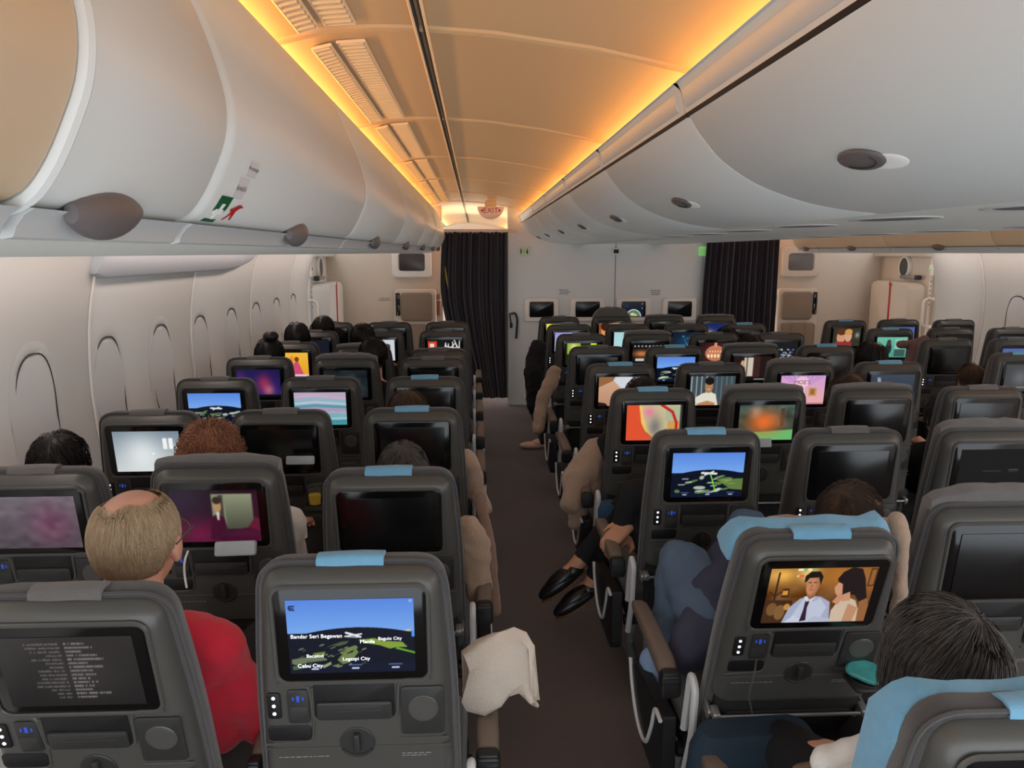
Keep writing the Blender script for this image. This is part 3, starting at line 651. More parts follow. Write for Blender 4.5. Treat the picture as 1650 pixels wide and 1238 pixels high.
SPEC = """
C1|map_big|6|blue|aisle seat of the row against the camera showing a large flight map
B1|credits|14|grey|seat behind the balding man, its dim display full of film credits
C2||13|blue|aisle seat with dark display just beyond the large flight map seat
B2|suit|8|pad0|seat in front of the balding man showing a suited man by curtains
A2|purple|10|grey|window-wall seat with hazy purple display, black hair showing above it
A3|pause|8|grey|seat with white paused display between window wall and curly brown hair
B3||8|grey|middle seat with dark display and a juice cup beside it
C3||7|blue|aisle seat with dark display, dark hair of the person behind overlapping it
A4|map_a|6|grey|window-side seat of the fourth row showing a small flight map
B4|swirl|6|grey|seat with streaky teal and pink picture, two behind the paused display
C4||6|blue|aisle seat with dark display and pale blue tab, fourth row
A5|crimson|6|grey|window-side seat with crimson glow on violet picture
B5|dimteal|8|pad1|middle seat with lumpy headrest and faint teal picture, fifth row
C5||9|grey|aisle seat with dark display, fifth row under the first-aid bins
A6|bright|6|grey|window-side seat with bright yellow and pink picture
B6||15|pad0|middle seat almost hidden by two dark heads, sixth row
C6||19|grey|aisle seat showing only its rim behind the fifth row
A7|ember|6|grey|window-side seat with dim blue picture and small orange glow
B7|silhouette|6|grey|middle seat showing a white picture with a dark-haired figure
C7|graphic|6|grey|aisle seat showing black and white graphics with a red patch
A8||6|grey|window-side seat of the front row, head of black hair rising above it
B8||6|grey|middle seat of the front row before the jumpseat, display dark
C8||6|grey|aisle seat of the front row beside the closed curtain
D0|icons|12|wings|seat at the picture's bottom corner showing small menu icons, blue cover wings
D1|couple|18|wings|seat showing a couple in golden light, blue cover and teal packet
E1||8|pad2|large dark seat beside the couple seat, grey padded headrest on top
D2|map_trail|8|blue|aisle seat showing a flight map with a green track, jeans knee against it
E2||8|grey|second seat with dark display, next to the green track map
F2|textdark|8|pad1|third seat with dark display carrying two short lines of text
D3|car|6|blue|aisle seat showing an orange car with a round yellow window
E3|forest|7|pad0|seat showing an orange blur over a green forest, packet below display
F3||7|pad0|third seat with dark display and brown hair showing beyond, third row
G3||7|grey|far seat of the centre block with dark display and grey-streaked hair
D4|napkin|6|blue|aisle seat showing a pale cloth on peach, dark head overlapping it
E4|chef|6|grey|seat showing a dark-haired man in a white jacket, arms folded
F4|shopfront|6|pad1|seat showing a pink cartoon shop front lettered MOE'S
G4|bluegrey|6|blue|far seat of the centre block with a faint blue-grey picture
D5||6|grey|aisle seat with dark display behind the peach and white picture
E5|map_b|6|blue|seat showing a small flight map in the centre block
F5|office|6|pad0|seat showing a woman by tall windows, centre block
G5||6|blue|far seat with dark display beside a black-haired head, centre block
D6|green|6|grey|aisle seat showing a strip of green lights
E6|menu|6|pad1|seat with black menu picture and a copper-coloured shape
F6|lantern|6|grey|seat showing a glowing bronze lantern
G6|credits_white|6|grey|far seat showing dense white lettering on black
D7|lilac|6|grey|aisle seat showing a lilac picture, second from the front wall
E7|pastel|6|grey|seat showing a pale aqua and peach picture
F7|dancers|6|grey|seat with dark picture of small blue figures
G7||6|blue|far seat with dark display and pale blue tab, centre block
D8|yellow|6|grey|aisle seat of the centre front row showing a yellow strip
E8|portrait|4|tall|centre front row seat with raised headrest before the wall displays
F8||6|pad0|centre front row seat with dark display, third from the aisle
G8|bluegold|6|pad0|centre front row seat showing blue and gold, by the far curtain
H5|greymenu|6|blue|fifth-row seat at the picture's edge with a hazy grey display
H6||6|grey|far block seat with large dark display beside the hanging maroon cloth
J6|blueplain|6|grey|far block seat at the picture's edge with blue display strip
H7|greenscene|6|blue|far block seat showing figures in a green scene
J7||6|grey|far block seat with dark display, rim showing behind the maroon cloth
K7|bluegrey|6|grey|seat by the far window wall with pale grey display
H8|kids|6|blue|far block front row seat showing two laughing faces
J8|blueplain|4|grey|far block front row seat with plain blue display
K8||6|grey|far block front row seat by the wall, almost hidden
"""
for ln in SPEC.strip().split('\n'):
    k, s, rec, cov, lab = ln.split('|')
    make_seat(k[0], int(k[1]), lab, s or None, float(rec), cov, {'A': 'seats under the first-aid bins', 'D': 'centre block seats', 'H': 'far block seats'}['A' if k[0] in 'ABC' else 'D' if k[0] in 'DEFG' else 'H'])
# lettering on the big map and the shop front
def on_display(col, n, words, m, label=None):
    root, rec = SEATS[col, n]; d = [c for c in root.children if c.name.startswith('screen_bezel')][0]; d = [c for c in d.children if c.name.startswith('display')][0]
    b = MB()
    for txt, u, v, size, al in words: text_mesh(b, txt, size, face_at((u-.5)*DW, -.0006, (.5-v)*DH), al)
    # lettering lies on the display: it is joined to it as a child mesh of the bezel
    o = b.build('display_lettering', m, d.parent, loc=d.location)
b_ = mat('glow_white', (240,240,240), .5, emit=(240,244,250), estr=.9); M['glow_white'] = b_
M['glow_dim'] = mat('glow_dim', (120,118,118), .5, emit=(120,116,116), estr=.45)
M['glow_purple'] = mat('glow_purple', (40,30,120), .5, emit=(52,40,140), estr=.7)
on_display('C', 1, [('Bandar Seri Begawan', .02, .49, .0125, 'LEFT'), ('Manila', .565, .575, .012, 'LEFT'), ('Baguio City', .71, .54, .0105, 'LEFT'), ('Bacolod', .135, .76, .011, 'LEFT'), ('Legazpi City', .42, .81, .0115, 'LEFT'), ('Cebu City', .06, .895, .0125, 'LEFT')], M['glow_white'])
on_display('F', 4, [("MOE'S", .48, .24, .034, 'CENTER')], M['glow_purple'])

# ------------------------------------------------------------------ cabin shell
CX = 1.60                                   # centre line of the fuselage
def mir(x): return 2*CX-x
YW, YB, YD = 8.85, 9.45, 8.2                # centre wall, bulkheads beside the doors, end of the window lining

b = MB(); b.add([(-1.8, -1.2, 0), (5.0, -1.2, 0), (5.0, 15.7, 0), (-1.8, 15.7, 0)], [(0, 1, 2, 3)]); struct('floor', b, M['carpet'])

# ceiling over each aisle : one gently arched sheet with a rounded rib at every joint
CEIL = [(-.64, .487), (-.585, .50), (-.50, .523), (-.36, .556), (-.24, .562), (-.13, .561), (.05, .55), (.30, .517), (.54, .470), (.66, .44)]
JOINT = [-.58+1.34*k for k in range(-1, 13)]
def ceiling(name, mx):
    f = (lambda x: mir(x)) if mx else (lambda x: x)
    b = MB(); ys = []
    for j in JOINT:
        ys += [(j-.03, 0), (j-.022, .006), (j-.006, .009), (j-.004, -.004), (j+.004, -.004), (j+.006, .007), (j+.018, .003), (j+.03, 0)]
    ys = sorted(ys)
    P = []
    for i in range(len(CEIL)-1):
        for t in (0, .5): P.append((CEIL[i][0]+(CEIL[i+1][0]-CEIL[i][0])*t, CEIL[i][1]+(CEIL[i+1][1]-CEIL[i][1])*t))
    P.append(CEIL[-1])
    b.loft([[(f(x), y, ZC+h-d) for x, h in P] for y, d in ys], caps=False, closed=False)
    return struct(name, b, M['ceil'], angle=25)
ceiling('ceiling', False); ceiling('ceiling_far', True)
b = MB()
b.loft([[(x, y, ZC+.556-d) for x, d in ((-.142, .0), (-.142, .006), (-.137, .006), (-.137, -.01), (-.127, -.01), (-.127, .006), (-.122, .006), (-.122, 0))] for y in (-1.2, 15)], closed=False); struct('trim_1', b, [M['groove']])
b = MB()
for x in (-.146, -.118): b.rbox((x, 4.9, ZC+.553), (.006, 12.2, .012), .002, 1, 'y', .001)
struct('trim_2', b, M['ceilrib'])
b = MB(); b.add([(-1.9, -1.2, 2.75), (5.1, -1.2, 2.75), (5.1, 15.7, 2.75), (-1.9, 15.7, 2.75)], [(3, 2, 1, 0)]); struct('ceiling_outer', b, M['bulk'])
# louvred air vents, two strips in every ceiling panel
def vents():
    first = True
    for k in range(0, 8):
        y0, y1 = JOINT[k]+.10, JOINT[k+1]-.07
        for si, (xa, ha, xb, hb) in enumerate(((-.424, .5395, -.384, .549), (-.358, .554, -.295, .5585))):
            root = empty('ceiling_vent', ((xa+xb)/2, (y0+y1)/2, ZC+ha)); i = k
            where = ['over the camera', 'of the panel in view at the top', 'of the second ceiling panel', 'of the third ceiling panel', 'of the fourth ceiling panel', 'of the fifth ceiling panel', 'of the sixth ceiling panel', 'by the exit sign'][k]
            tag(root, ('narrow' if si == 0 else 'wide')+' louvred ceiling vent '+where, 'vent', 'louvred ceiling vents')
            ox, oy, oz = root.location; a = math.atan2(hb-ha, xb-xa); L = math.hypot(xb-xa, hb-ha); n = int((y1-y0)/.036)
            s = MB()
            for q in range(n):
                y = y0+(y1-y0)*(q+.5)/n-oy
                pr = [(-.013, .003), (-.009, -.008), (.007, -.006), (.011, .0), (.0, .004)]
                s.loft([[(t*math.cos(a), y+u, t*math.sin(a)+w*1.0) for u, w in pr] for t in (-L/2, L/2)])
            s.build('slats', M['vent'], root)
            s = MB(); s.loft([[(t*math.cos(a), y, t*math.sin(a)+.001) for t in (-L/2, L/2)] for y in (y0-oy, y1-oy)], caps=False, closed=False); s.build('vent_backing', M['groove'], root)
            s = MB(); s.tube([(t*math.cos(a), y, t*math.sin(a)-.002) for t, y in ((-L/2-.004, y0-oy-.006), (L/2+.004, y0-oy-.006), (L/2+.004, y1-oy+.006), (-L/2-.004, y1-oy+.006))], .004, 6, True); s.build('vent_frame', M['ceilrib'], root)
vents()

# ---- side lining with windows
def wall_x(z):
    T = [(0, -1.50), (.4, -1.64), (.8, -1.725), (1.1, -1.755), (1.4, -1.745), (1.65, -1.70), (1.80, -1.64), (1.95, -1.54)]
    for (z0, x0), (z1, x1) in zip(T[:-1], T[1:]):
        if z <= z1:
            t = (z-z0)/(z1-z0); return x0+(x1-x0)*t
    return T[-1][1]
def wall_xs(z): return (wall_x(z-.12 if z > .12 else z)+2*wall_x(z)+wall_x(z+.12))/4
SEAMS = [3.56+1.27*k for k in range(-3, 4)]
def lining(name, mx):
    f = (lambda x: mir(x)) if mx else (lambda x: x)
    b = MB(); zs = [2.0*i/40 for i in range(41)]
    ys = [(-1.2, 0)]
    for s in SEAMS: ys += [(s-.012, 0), (s-.006, -.006), (s, -.008), (s+.006, -.006), (s+.012, 0)]
    ys += [(YD, 0), (YD+.02, -.03)]
    b.loft([[(f(wall_xs(z)+d), y, z) for z in zs] for y, d in ys], caps=False, closed=False)
    struct(name, b, M['wall'], angle=60)
    for k, s in enumerate(SEAMS):
        t = MB(); t.tube([(f(wall_xs(z)+.001), s, z) for z in zs], .0075, 8)
        o = struct('trim_%d' % (10+k+(10 if mx else 0)), t, M['wallseam'])
lining('wall_left', False); lining('wall_right', True)
def window(i, y, mx):
    f = (lambda x: mir(x)) if mx else (lambda x: x)
    W, H, z0 = .145, .235, 1.125
    def arch(s, n=40):   # egg-shaped outline
        return [(y+W*s*math.copysign(abs(math.cos(a))**.8, math.cos(a)), z0+H*s*(1 if math.sin(a) > 0 else 1.5)*math.copysign(abs(math.sin(a))**.9, math.sin(a))) for a in [2*math.pi*k/n for k in range(n)]]
    b = MB(); rings = []
    for s, d in ((1.20, .0005), (1.12, .0025), (1.03, .003), (1.0, .001), (.985, -.001), (.97, .002), (.6, .003), (.2, .003)):
        rings.append([(f(wall_xs(zz)+d), yy, zz) for yy, zz in arch(s)])
    b.cur = 0; b.loft(rings, caps=True)
    o = b.build('window_%d' % i, M['window'], angle=50); o['kind'] = 'structure'
    g = MB(); g.tube([(f(wall_xs(zz)+.0045), yy, zz) for yy, zz in arch(.99)], .0032, 6, True); g.build('window_groove', M['groove'], o)
wi = 1
for y in (1.85, 2.47, 3.11, 3.73, 4.36, 4.98, 5.62, 6.25, 6.89, 7.52): window(wi, y, False); wi += 1
for y in (5.0, 5.62, 6.25, 6.89): window(wi, y, True); wi += 1
# grey-blue curtain header along the top of the wall
b = MB()
for_y = [(3.50, .2), (3.52, .7), (3.58, 1), (4.5, 1), (5.3, 1), (5.6, .8), (5.9, .4), (6.1, .05)]
b.loft([[(wall_xs(1.72)-.02, y, 1.76), (wall_xs(1.72)+.07*k+.01, y, 1.76), (wall_xs(1.72)+.066*k+.01, y, 1.75), (wall_xs(1.65)+.040*k+.006, y, 1.71-.065*k), (wall_xs(1.65)+.03*k+.004, y, 1.71-.075*k), (wall_xs(1.65)-.02, y, 1.71-.075*k)] for y, k in for_y])
tag(b.build('wall_cowl', mat('cowl_grey', (178,180,184), .5)), 'smooth grey cowl running along the top of the window wall', 'panel')

# ---- outboard bins : profile measured outwards from the eye line
BINP = [(-.468, .030), (-.407, .046), (-.379, .072), (-.354, .118), (-.340, .155), (-.336, .197), (-.344, .240), (-.359, .290), (-.381, .345), (-.408, .405), (-.432, .457), (-.47, .475), (-.55, .47)]
def dens(P, n=3):
    # smooth profile through the points
    out = []
    for i in range(len(P)-1):
        p0, p1, p2, p3 = P[max(i-1, 0)], P[i], P[i+1], P[min(i+2, len(P)-1)]
        for k in range(n):
            t = k/n; out.append(tuple(.5*((2*b_)+(-a+c)*t+(2*a-5*b_+4*c-d)*t*t+(-a+3*b_-3*c+d)*t**3) for a, b_, c, d in zip(p0, p1, p2, p3)))
    out.append(P[-1]); return out
BINS_Y = [(-.75, .735), (.735, 1.14), (1.14, 2.50), (2.50, 3.88), (3.88, 5.30), (5.30, 6.72), (6.72, 8.14), (8.14, 8.70)]
def bin_handle(parent, f, y, x, z):
    h = MB(); n = 26; rings = []
    for k in range(15):
        t = k/14; w = math.sin(math.pi*min(1, .04+.96*t)**.8)**.75; yy = y-.085+.17*t
        rings.append([(f(x+.002+.022*w*math.cos(a)*(1.0)), yy, z+.010*t+.029*w*math.sin(a)-.002) for a in [2*math.pi*i/n for i in range(n)]])
    h.loft(rings); o = h.build('handle', M['handle'], parent); o['label'] = 'dark grey scoop handle'
def outboard_bins(mx, rng):
    f = (lambda x: mir(x)) if mx else (lambda x: x)
    P = dens(BINP, 4)
    for i in rng:
        y0, y1 = BINS_Y[i]; root = empty('overhead_bin', (f(-.5), (y0+y1)/2, ZC+.05))
        if not mx:
            lab = ['cream end panel of the bin row at the top corner', 'short white overhead bin with large scoop handle', 'long white overhead bin bearing the green cross sticker', 'white overhead bin just beyond the one with the green cross', 'white overhead bin, third along from the green cross', 'white overhead bin, fourth along from the green cross', 'white overhead bin near the closed curtain, window side', 'short white end bin next to the closed curtain'][i]
        else: lab = {3: 'far-side cream bin cut by the picture edge', 4: 'far-side cream bin above the fifth rows', 5: 'far-side cream bin with a dark handle, mid row', 6: 'far-side cream bin above the far exit door', 7: 'short cream end bin by the far wall screen'}[i]
        tag(root, lab, 'overhead bin', 'far side bins' if mx else 'window side bins'); inv = Matrix.Translation(-root.location)
        def pt(x, y, h): return tuple(inv @ Vector((f(x), y, ZC+h)))
        d = MB(); rings = []
        cx, ch = -.56, .24
        for y, ins in ((y0+.004, .05), (y0+.004, .016), (y0+.008, .008), (y0+.014, .003), (y0+.024, 0), (y1-.024, 0), (y1-.014, .003), (y1-.008, .008), (y1-.004, .016), (y1-.004, .05)):
            ring = []
            for (x, h) in P:
                L = math.hypot(cx-x, ch-h); ring.append(pt(x+(cx-x)/L*ins, y, h+(ch-h)/L*ins))
            ring += [pt(-.75, y, .46), pt(-.75, y, .03)]; rings.append(ring)
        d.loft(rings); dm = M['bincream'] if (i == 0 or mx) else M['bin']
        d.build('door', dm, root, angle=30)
        # light-coloured seal in the joint to the next bin
        if not (i == 0 and not mx):
            ff = lambda x, ox=root.location.x: f(x)-ox
            hy = {1: .89, 7: 8.45}.get(i, (y0+y1)/2-.02)
            bin_handle(root, ff, hy-root.location.y, -.402, .040+ZC-root.location.z)
    # silver rail, lamp strip and white service panel under the whole row
    b = MB(); Q = [(-.402, .040), (-.412, .034), (-.420, .024), (-.424, .014), (-.434, .012), (-.47, .03), (-.47, .05)]
    y0 = BINS_Y[min(rng)][0]; y1 = BINS_Y[max(rng)][1]
    for k, i in enumerate(rng):
        ya, yb = BINS_Y[i]
        t = MB(); t.loft([[(f(x), y, ZC+h) for x, h in Q] for y in (ya+.01, yb-.01)]); o = struct('trim_%d' % (30+k+(10 if mx else 0)), t, M['rail'])
    P2 = [(-.434, .020), (-.446, .012), (-.462, .004), (-.50, -.003), (-.56, -.0055), (-.75, -.005), (-1.0, .004), (-1.3, .02), (-1.62, .035)]
    b.loft([[(f(x), y, ZC+h) for x, h in P2] for y in (y0, y1)], caps=False, closed=False)
    b.add([(f(x), y1, ZC+h) for x, h in ((-.434, .02), (-1.62, .035), (-1.62, .6), (-.5, .47))], [(0, 1, 2, 3)])
    struct('trim_%d' % (50+mx), b, M['psu'])
outboard_bins(False, range(0, 8)); outboard_bins(True, range(3, 8))
b = MB(); b.tube([(x-.004, .735, ZC+h) for x, h in dens(BINP[:-2], 4)], .010, 8); struct('trim_60', b, M['bin'])

# ---- stickers on the long bin: green cross with red figure, two paper placards
def on_bin(y, s):
    """a point on the bin door, s = 0 (lower edge) .. 1 (upper edge)"""
    P = dens(BINP[1:-2], 8); k = min(len(P)-1, max(0, s*(len(P)-1))); i = min(int(k), len(P)-2); t = k-i
    x = P[i][0]*(1-t)+P[i+1][0]*t; h = P[i][1]*(1-t)+P[i+1][1]*t
    dx, dh = P[i+1][0]-P[i][0], P[i+1][1]-P[i][1]; L = math.hypot(dx, dh); nx, nh = dh/L, -dx/L
    return Vector((x+nx*.0015, y, ZC+h+nh*.0015))
def sticker(parent, name, m, y, s, polys, lift=0):
    """polys in centimetres: u along the cabin, v up the door"""
    P = dens(BINP[1:-2], 8); tot = sum(math.dist(a, c) for a, c in zip(P[:-1], P[1:])); b = MB()
    for poly in polys:
        pts = []
        n = len(poly)
        for i in range(n):
            (u0, v0), (u1, v1) = poly[i], poly[(i+1) % n]
            for k in range(3): t = k/3; pts.append((u0+(u1-u0)*t, v0+(v1-v0)*t))
        top = [on_bin(y+u/100, s+v/100/tot)+Vector((lift, 0, 0)) for u, v in pts]; low = [p-Vector((.0012, 0, 0)) for p in top]
        b.loft([low, top])
    return b.build(name, m, parent)
s1 = sticker(None, 'first_aid_sticker', M['green'], 1.215, .075, [[(-2.6, -3.0), (2.6, -3.0), (2.6, 3.0), (-2.6, 3.0)]]); tag(s1, 'green sticker with white cross and red pointing figure on the long bin', 'sticker')
sticker(s1, 'cross_marking', M['white'], 1.215, .075, [[(-.55, -1.7), (.55, -1.7), (.55, -.55), (1.7, -.55), (1.7, .55), (.55, .55), (.55, 1.7), (-.55, 1.7), (-.55, .55), (-1.7, .55), (-1.7, -.55), (-.55, -.55)]], .0012)
sticker(s1, 'figure_marking', M['red'], 1.285, .085, [[(-2.6, .4), (-1.4, .9), (.6, 1.6), (2.6, 1.2), (1.0, .9), (.2, .2), (1.4, -2.0), (.5, -1.9), (-.6, -.4), (-1.8, -2.2), (-2.6, -2.1), (-1.4, -.1)]], .0012)
def sticker_text(y, s, txt):
    o = sticker(None, 'placard', mat('placard_paper', (200,198,196), .5), y, s, [[(-2.6, -1.5), (2.6, -1.5), (2.6, 1.5), (-2.6, 1.5)]])
    b = MB(); text_mesh(b, txt, .011, Matrix.Identity(4)); P = dens(BINP[1:-2], 8); tot = sum(math.dist(a, c) for a, c in zip(P[:-1], P[1:]))
    b.v = [tuple(on_bin(y+v[0], s+v[1]/tot)+Vector((.0012, 0, 0))) for v in b.v]
    b.build('placard_lettering', M['ink'], o); return o
tag(sticker_text(1.275, .255, 'No stowage'), 'upper pale paper placard lettered No stowage above the green sticker', 'placard', 'paper placards on the bin')
tag(sticker_text(1.255, .175, 'Survival kit'), 'lower pale paper placard just above the green sticker', 'placard', 'paper placards on the bin')

# ---- centre bins
CP = [(.468, .392), (.474, .396), (.488, .372), (.500, .325)]
CD = [(.505, .316), (.520, .292), (.537, .270), (.580, .222), (.643, .178), (.710, .147), (.795, .120), (.890, .102), (.985, .092)]
CB = [-.5+1.2*k for k in range(0, 8)]
CLAB = ['great white centre bin overhead with the oval handle', 'second centre bin along the aisle, small oval handle', 'third centre bin along the aisle', 'fourth centre bin along the aisle', 'fifth centre bin along the aisle', 'sixth centre bin along the aisle', 'seventh centre bin, nearly at the front wall', 'last short centre bin against the front wall']
def centre_bins():
    y_list = [(-.5, .70), (.70, 1.9), (1.9, 3.1), (3.1, 4.3), (4.3, 5.5), (5.5, 6.7), (6.7, 7.9), (7.9, 8.72)]
    D = dens(CD, 4)
    for i, (y0, y1) in enumerate(y_list):
        root = empty('overhead_bin', (CX, (y0+y1)/2, ZC+.1)); lab = CLAB[i-1] if i else 'centre bin at the picture corner, mostly out of frame'
        tag(root, lab, 'overhead bin', 'centre bins'); ox, oy, oz = root.location
        loc = lambda x, y, h: (x-ox, y-oy, ZC+h-oz)
        for side in (0, 1):
            f = (lambda x: mir(x)) if side else (lambda x: x)
            d = MB(); rings = []
            for y, ins in ((y0+.003, .03), (y0+.003, .012), (y0+.007, .005), (y0+.018, 0), (y1-.018, 0), (y1-.007, .005), (y1-.003, .012), (y1-.003, .03)):
                rings.append([loc(f(x+ins*.45), y, h+ins*.75) for x, h in D]+[loc(f(1.0), y, .13), loc(f(1.0), y, .30), loc(f(.60), y, .33)])
            d.loft(rings); d.build('door', M['bin'], root, angle=30)
            v = MB(); v.loft([[loc(f(x), y, h) for x, h in CP+[(.53, .345), (.60, .36), (.60, .40)]] for y in (y0+.004, y1-.004)]); v.build('valance', M['bin'], root, angle=30)
            p = MB(); p.loft([[loc(f(x), y, h) for x, h in ((.4838, .377), (.4900, .3705), (.4975, .338), (.4965, .3345), (.490, .345))] for y in (y0+.05, y1-.02)]); p.build('label_rail', M['rail'], root)
            s = MB(); s.loft([[loc(f(x), y, h) for x, h in ((.5005, .3255), (.5045, .317), (.54, .32), (.53, .34))] for y in (y0+.004, y1-.004)]); s.build('slot', M['niche'], root)
            if side and i > 3: continue
            # recessed oval latch on the door
            yh = (y0+y1)/2+.07; hb = MB()
            def od(u, v, lift):        # u along, v up the door
                t = 4.6+v/.06; k = max(0, min(len(CD)-1.001, t)); a = int(k); w = k-a
                x = CD[a][0]*(1-w)+CD[a+1][0]*w; h = CD[a][1]*(1-w)+CD[a+1][1]*w
                return loc(f(x-lift*.4), yh+u, h-lift*.9)
            scoop = MB(); rings = []
            for sc, lf in ((1, .0015), (.95, .003), (.6, .0035), (.05, .0035)): rings.append([od(-.042+.062*sc*math.cos(a), .012+.020*sc*math.sin(a), lf) for a in [2*math.pi*q/28 for q in range(28)]])
            scoop.loft(rings); sc_o = scoop.build('latch_scoop', M['white'], root)
            rings = []
            for sc, lf in ((1, .003), (.97, .007), (.9, .009), (.05, .010)): rings.append([od(.0+.068*sc*math.cos(a), -.008+.026*sc*math.sin(a), lf) for a in [2*math.pi*q/28 for q in range(28)]])
            hb.loft(rings); ho = hb.build('handle', M['handle'], root); ho['label'] = 'grey oval latch'
            hl = MB(); hl.tube([od(.050*math.cos(a), -.010+.018*math.sin(a), .0105) for a in [R(20+16*q) for q in range(12)]], .0012, 5); hl.build('handle_line', M['groove'], ho)
        u = MB(); u.loft([[loc(x, y, h) for x, h in ((.985, .094), (1.0, .0925), (mir(1.0), .0925), (mir(.985), .094), (mir(1.0), .13), (1.0, .13))] for y in (y0, y1)]); u.build('underside', M['psu'], root)
        for k, yy in enumerate((y0+.25, y0+.85)):
            for x in (1.16, 2.04):
                e = MB(); e.loft([[loc(x+.10*s_*math.cos(a), yy+.17*s_*math.sin(a), .0925-dz) for a in [2*math.pi*q/28 for q in range(28)]] for s_, dz in ((1, -.002), (1, .002), (.96, .004), (.9, .001))]); pu = e.build('service_panel', M['trimwhite'], root)
                e = MB(); e.loft([[loc(x+.085*s_*math.cos(a), yy+.145*s_*math.sin(a), .0925-dz) for a in [2*math.pi*q/28 for q in range(28)]] for s_, dz in ((1, .000), (.9, .002), (.1, .003))]); e.build('lamp_cluster', M['handle'], pu)
centre_bins()
def rail_mark(y, txt, size=.022):
    b = MB(); d = Vector((.4975-.490, 0, .338-.3705)).normalized(); up = -d; al = Vector((0, -1, 0)); nn = al.cross(up)
    m4 = Matrix.Translation((.4933, y, ZC+.3545)) @ Matrix(((al.x, up.x, nn.x, 0), (al.y, up.y, nn.y, 0), (al.z, up.z, nn.z, 0), (0, 0, 0, 1)))
    m4 = Matrix.Translation(Vector((-.0012, 0, -.0004))) @ m4
    text_mesh(b, txt, size, m4); return b.build('row_number', M['ink'])
tag(rail_mark(1.03, '77', .030), 'row number 77 printed on the rail of the centre bins', 'row number')

# ------------------------------------------------------------------ front end of the cabin
def zpix(py, Y): return at(777, py, Y).z
b = MB(); b.rbox((1.51, YW+.04, 1.2), (2.30, .08, 2.4), .012, 3, 'z', .004); struct('wall_center', b, M['bulk'])
b = MB(); b.tube([(1.585, YW-.002, .02), (1.585, YW-.002, 2.1)], .003, 5); struct('trim_70', b, M['groove'])
b = MB(); b.rbox((.368, YW-.006, .98), (.022, .025, 1.96), .006, 3, 'z', .004); struct('trim_71', b, M['psu'])
b = MB(); b.rbox((1.6, 15.64, 1.2), (7.0, .08, 2.6), .02, 3, 'z', .004); struct('wall_back', b, M['bulkwarm'])
for i, (x0, x1, nm) in enumerate(((-1.86, -.40, 'wall_bulkhead_left'), (3.60, 5.06, 'wall_bulkhead_right'))):
    b = MB(); b.rbox(((x0+x1)/2, YB+.03, 1.2), (x1-x0, .06, 2.4), .01, 3, 'z', .004); struct(nm, b, M['bulkwarm'])
# four wall displays
for x, scr, lab in ((.745, None, 'dark wall display next to the closed curtain, first of four'), (1.272, None, 'dark wall display partly behind the raised grey headrest'), (1.80, 'globe', 'wall display showing a lit globe on black'), (2.335, None, 'dark wall display next to the far curtain, last of four')):
    root = empty('wall_monitor', (x, YW-.002, 1.105)); tag(root, lab, 'screen', 'wall displays')
    f = MB(); f.loft([[(u, -n, w) for u, w in rrect(.39-2*i, .265-2*i, .03, 5)] for i, n in ((0, 0), (0, .02), (.006, .03), (.05, .032), (.055, .026))]); f.build('frame', M['frame'], root, angle=30)
    s = MB(); s.rbox((0, -.029, .005), (.275, .008, .178), .012, 4, 'y', .002); sc = s.build('screen', M['off'], root)
    if scr: link('display', PMESH[scr], sc, (0, -.034, .005)).scale = (.93, 1, .93)
# faint printed notices, pictogram signs, small sensor
def notice(x, y, z, n, w, lab, name='wall_notice'):
    b = MB(); r = random.Random(int(x*100))
    for k in range(n):
        u = -w/2+r.uniform(0, .02)
        while u < w/2-.02: q = r.uniform(.008, .022); b.rbox((x+u+q/2, y, z-.022*k), (q, .001, .010), .001, 1, 'y', .0002); u += q+.005
    tag(b.build(name, M['inkpale']), lab, 'notice', 'printed wall notices')
notice(1.005, YW-.002, 1.33, 3, .13, 'faint printed notice above the first pair of wall displays')
notice(2.06, YW-.002, 1.32, 3, .13, 'faint printed notice above the globe display')
notice(-1.10, YB-.002, 1.205, 2, .14, 'faint printed notice beside the jumpseat by the first-aid bins')
def loo_sign(x, lit, lab):
    b = MB(); b.rbox((x, YW-.012, 1.765), (.125, .022, .105), .014, 4, 'y', .006); o = b.build('toilet_sign', M['greenlit' if lit else 'greendim']); tag(o, lab, 'sign')
    p = MB()
    for u, skirt in ((-.035, 0), (.0, None), (.035, 1)):
        if skirt is None: p.rbox((x+u, YW-.0245, 1.765), (.004, .003, .06), .001, 1, 'y', .0006); continue
        p.disc((x+u, YW-.023, 1.789), .007, .003, 'y', 12, .001)
        P = [(-.006, -.032), (.006, -.032), (.008, -.004), (.010, .014), (-.010, .014), (-.008, -.004)] if not skirt else [(-.004, -.032), (.004, -.032), (.013, -.012), (.006, .014), (-.006, .014), (-.013, -.012)]
        p.loft([[(x+u+a, YW-.023-t, 1.765+c) for a, c in P] for t in (0, .003)])
    p.build('pictogram', M['white' if lit else 'green'], o)
loo_sign(.545, False, 'pale unlit toilet sign by the closed curtain'); loo_sign(2.595, True, 'green lit toilet sign by the far curtain')
b = MB(); b.rbox((1.588, YW-.01, 1.762), (.085, .02, .07), .008, 3, 'y', .005); o = b.build('wall_sensor', M['frame']); tag(o, 'small square wall sensor with black window above the displays', 'sensor')
b = MB(); b.rbox((1.588, YW-.0215, 1.762), (.058, .005, .045), .004, 3, 'y', .002); b.build('sensor_window', M['niche'], o)
b = MB(); b.rbox((.40, YW-.012, .93), (.03, .022, .06), .008, 3, 'y', .005); b.tube(smooth_path([(.395, YW-.03, 1.06), (.445, YW-.032, 1.075), (.47, YW-.03, 1.0), (.455, YW-.028, .78)], .03), .012, 6); b.tube([(.38, YW-.02, 1.07), (.40, YW-.02, .93)], .008, 6); tag(b.build('curtain_tie', M['leather']), 'black curtain tie strap hanging from the wall edge', 'strap')

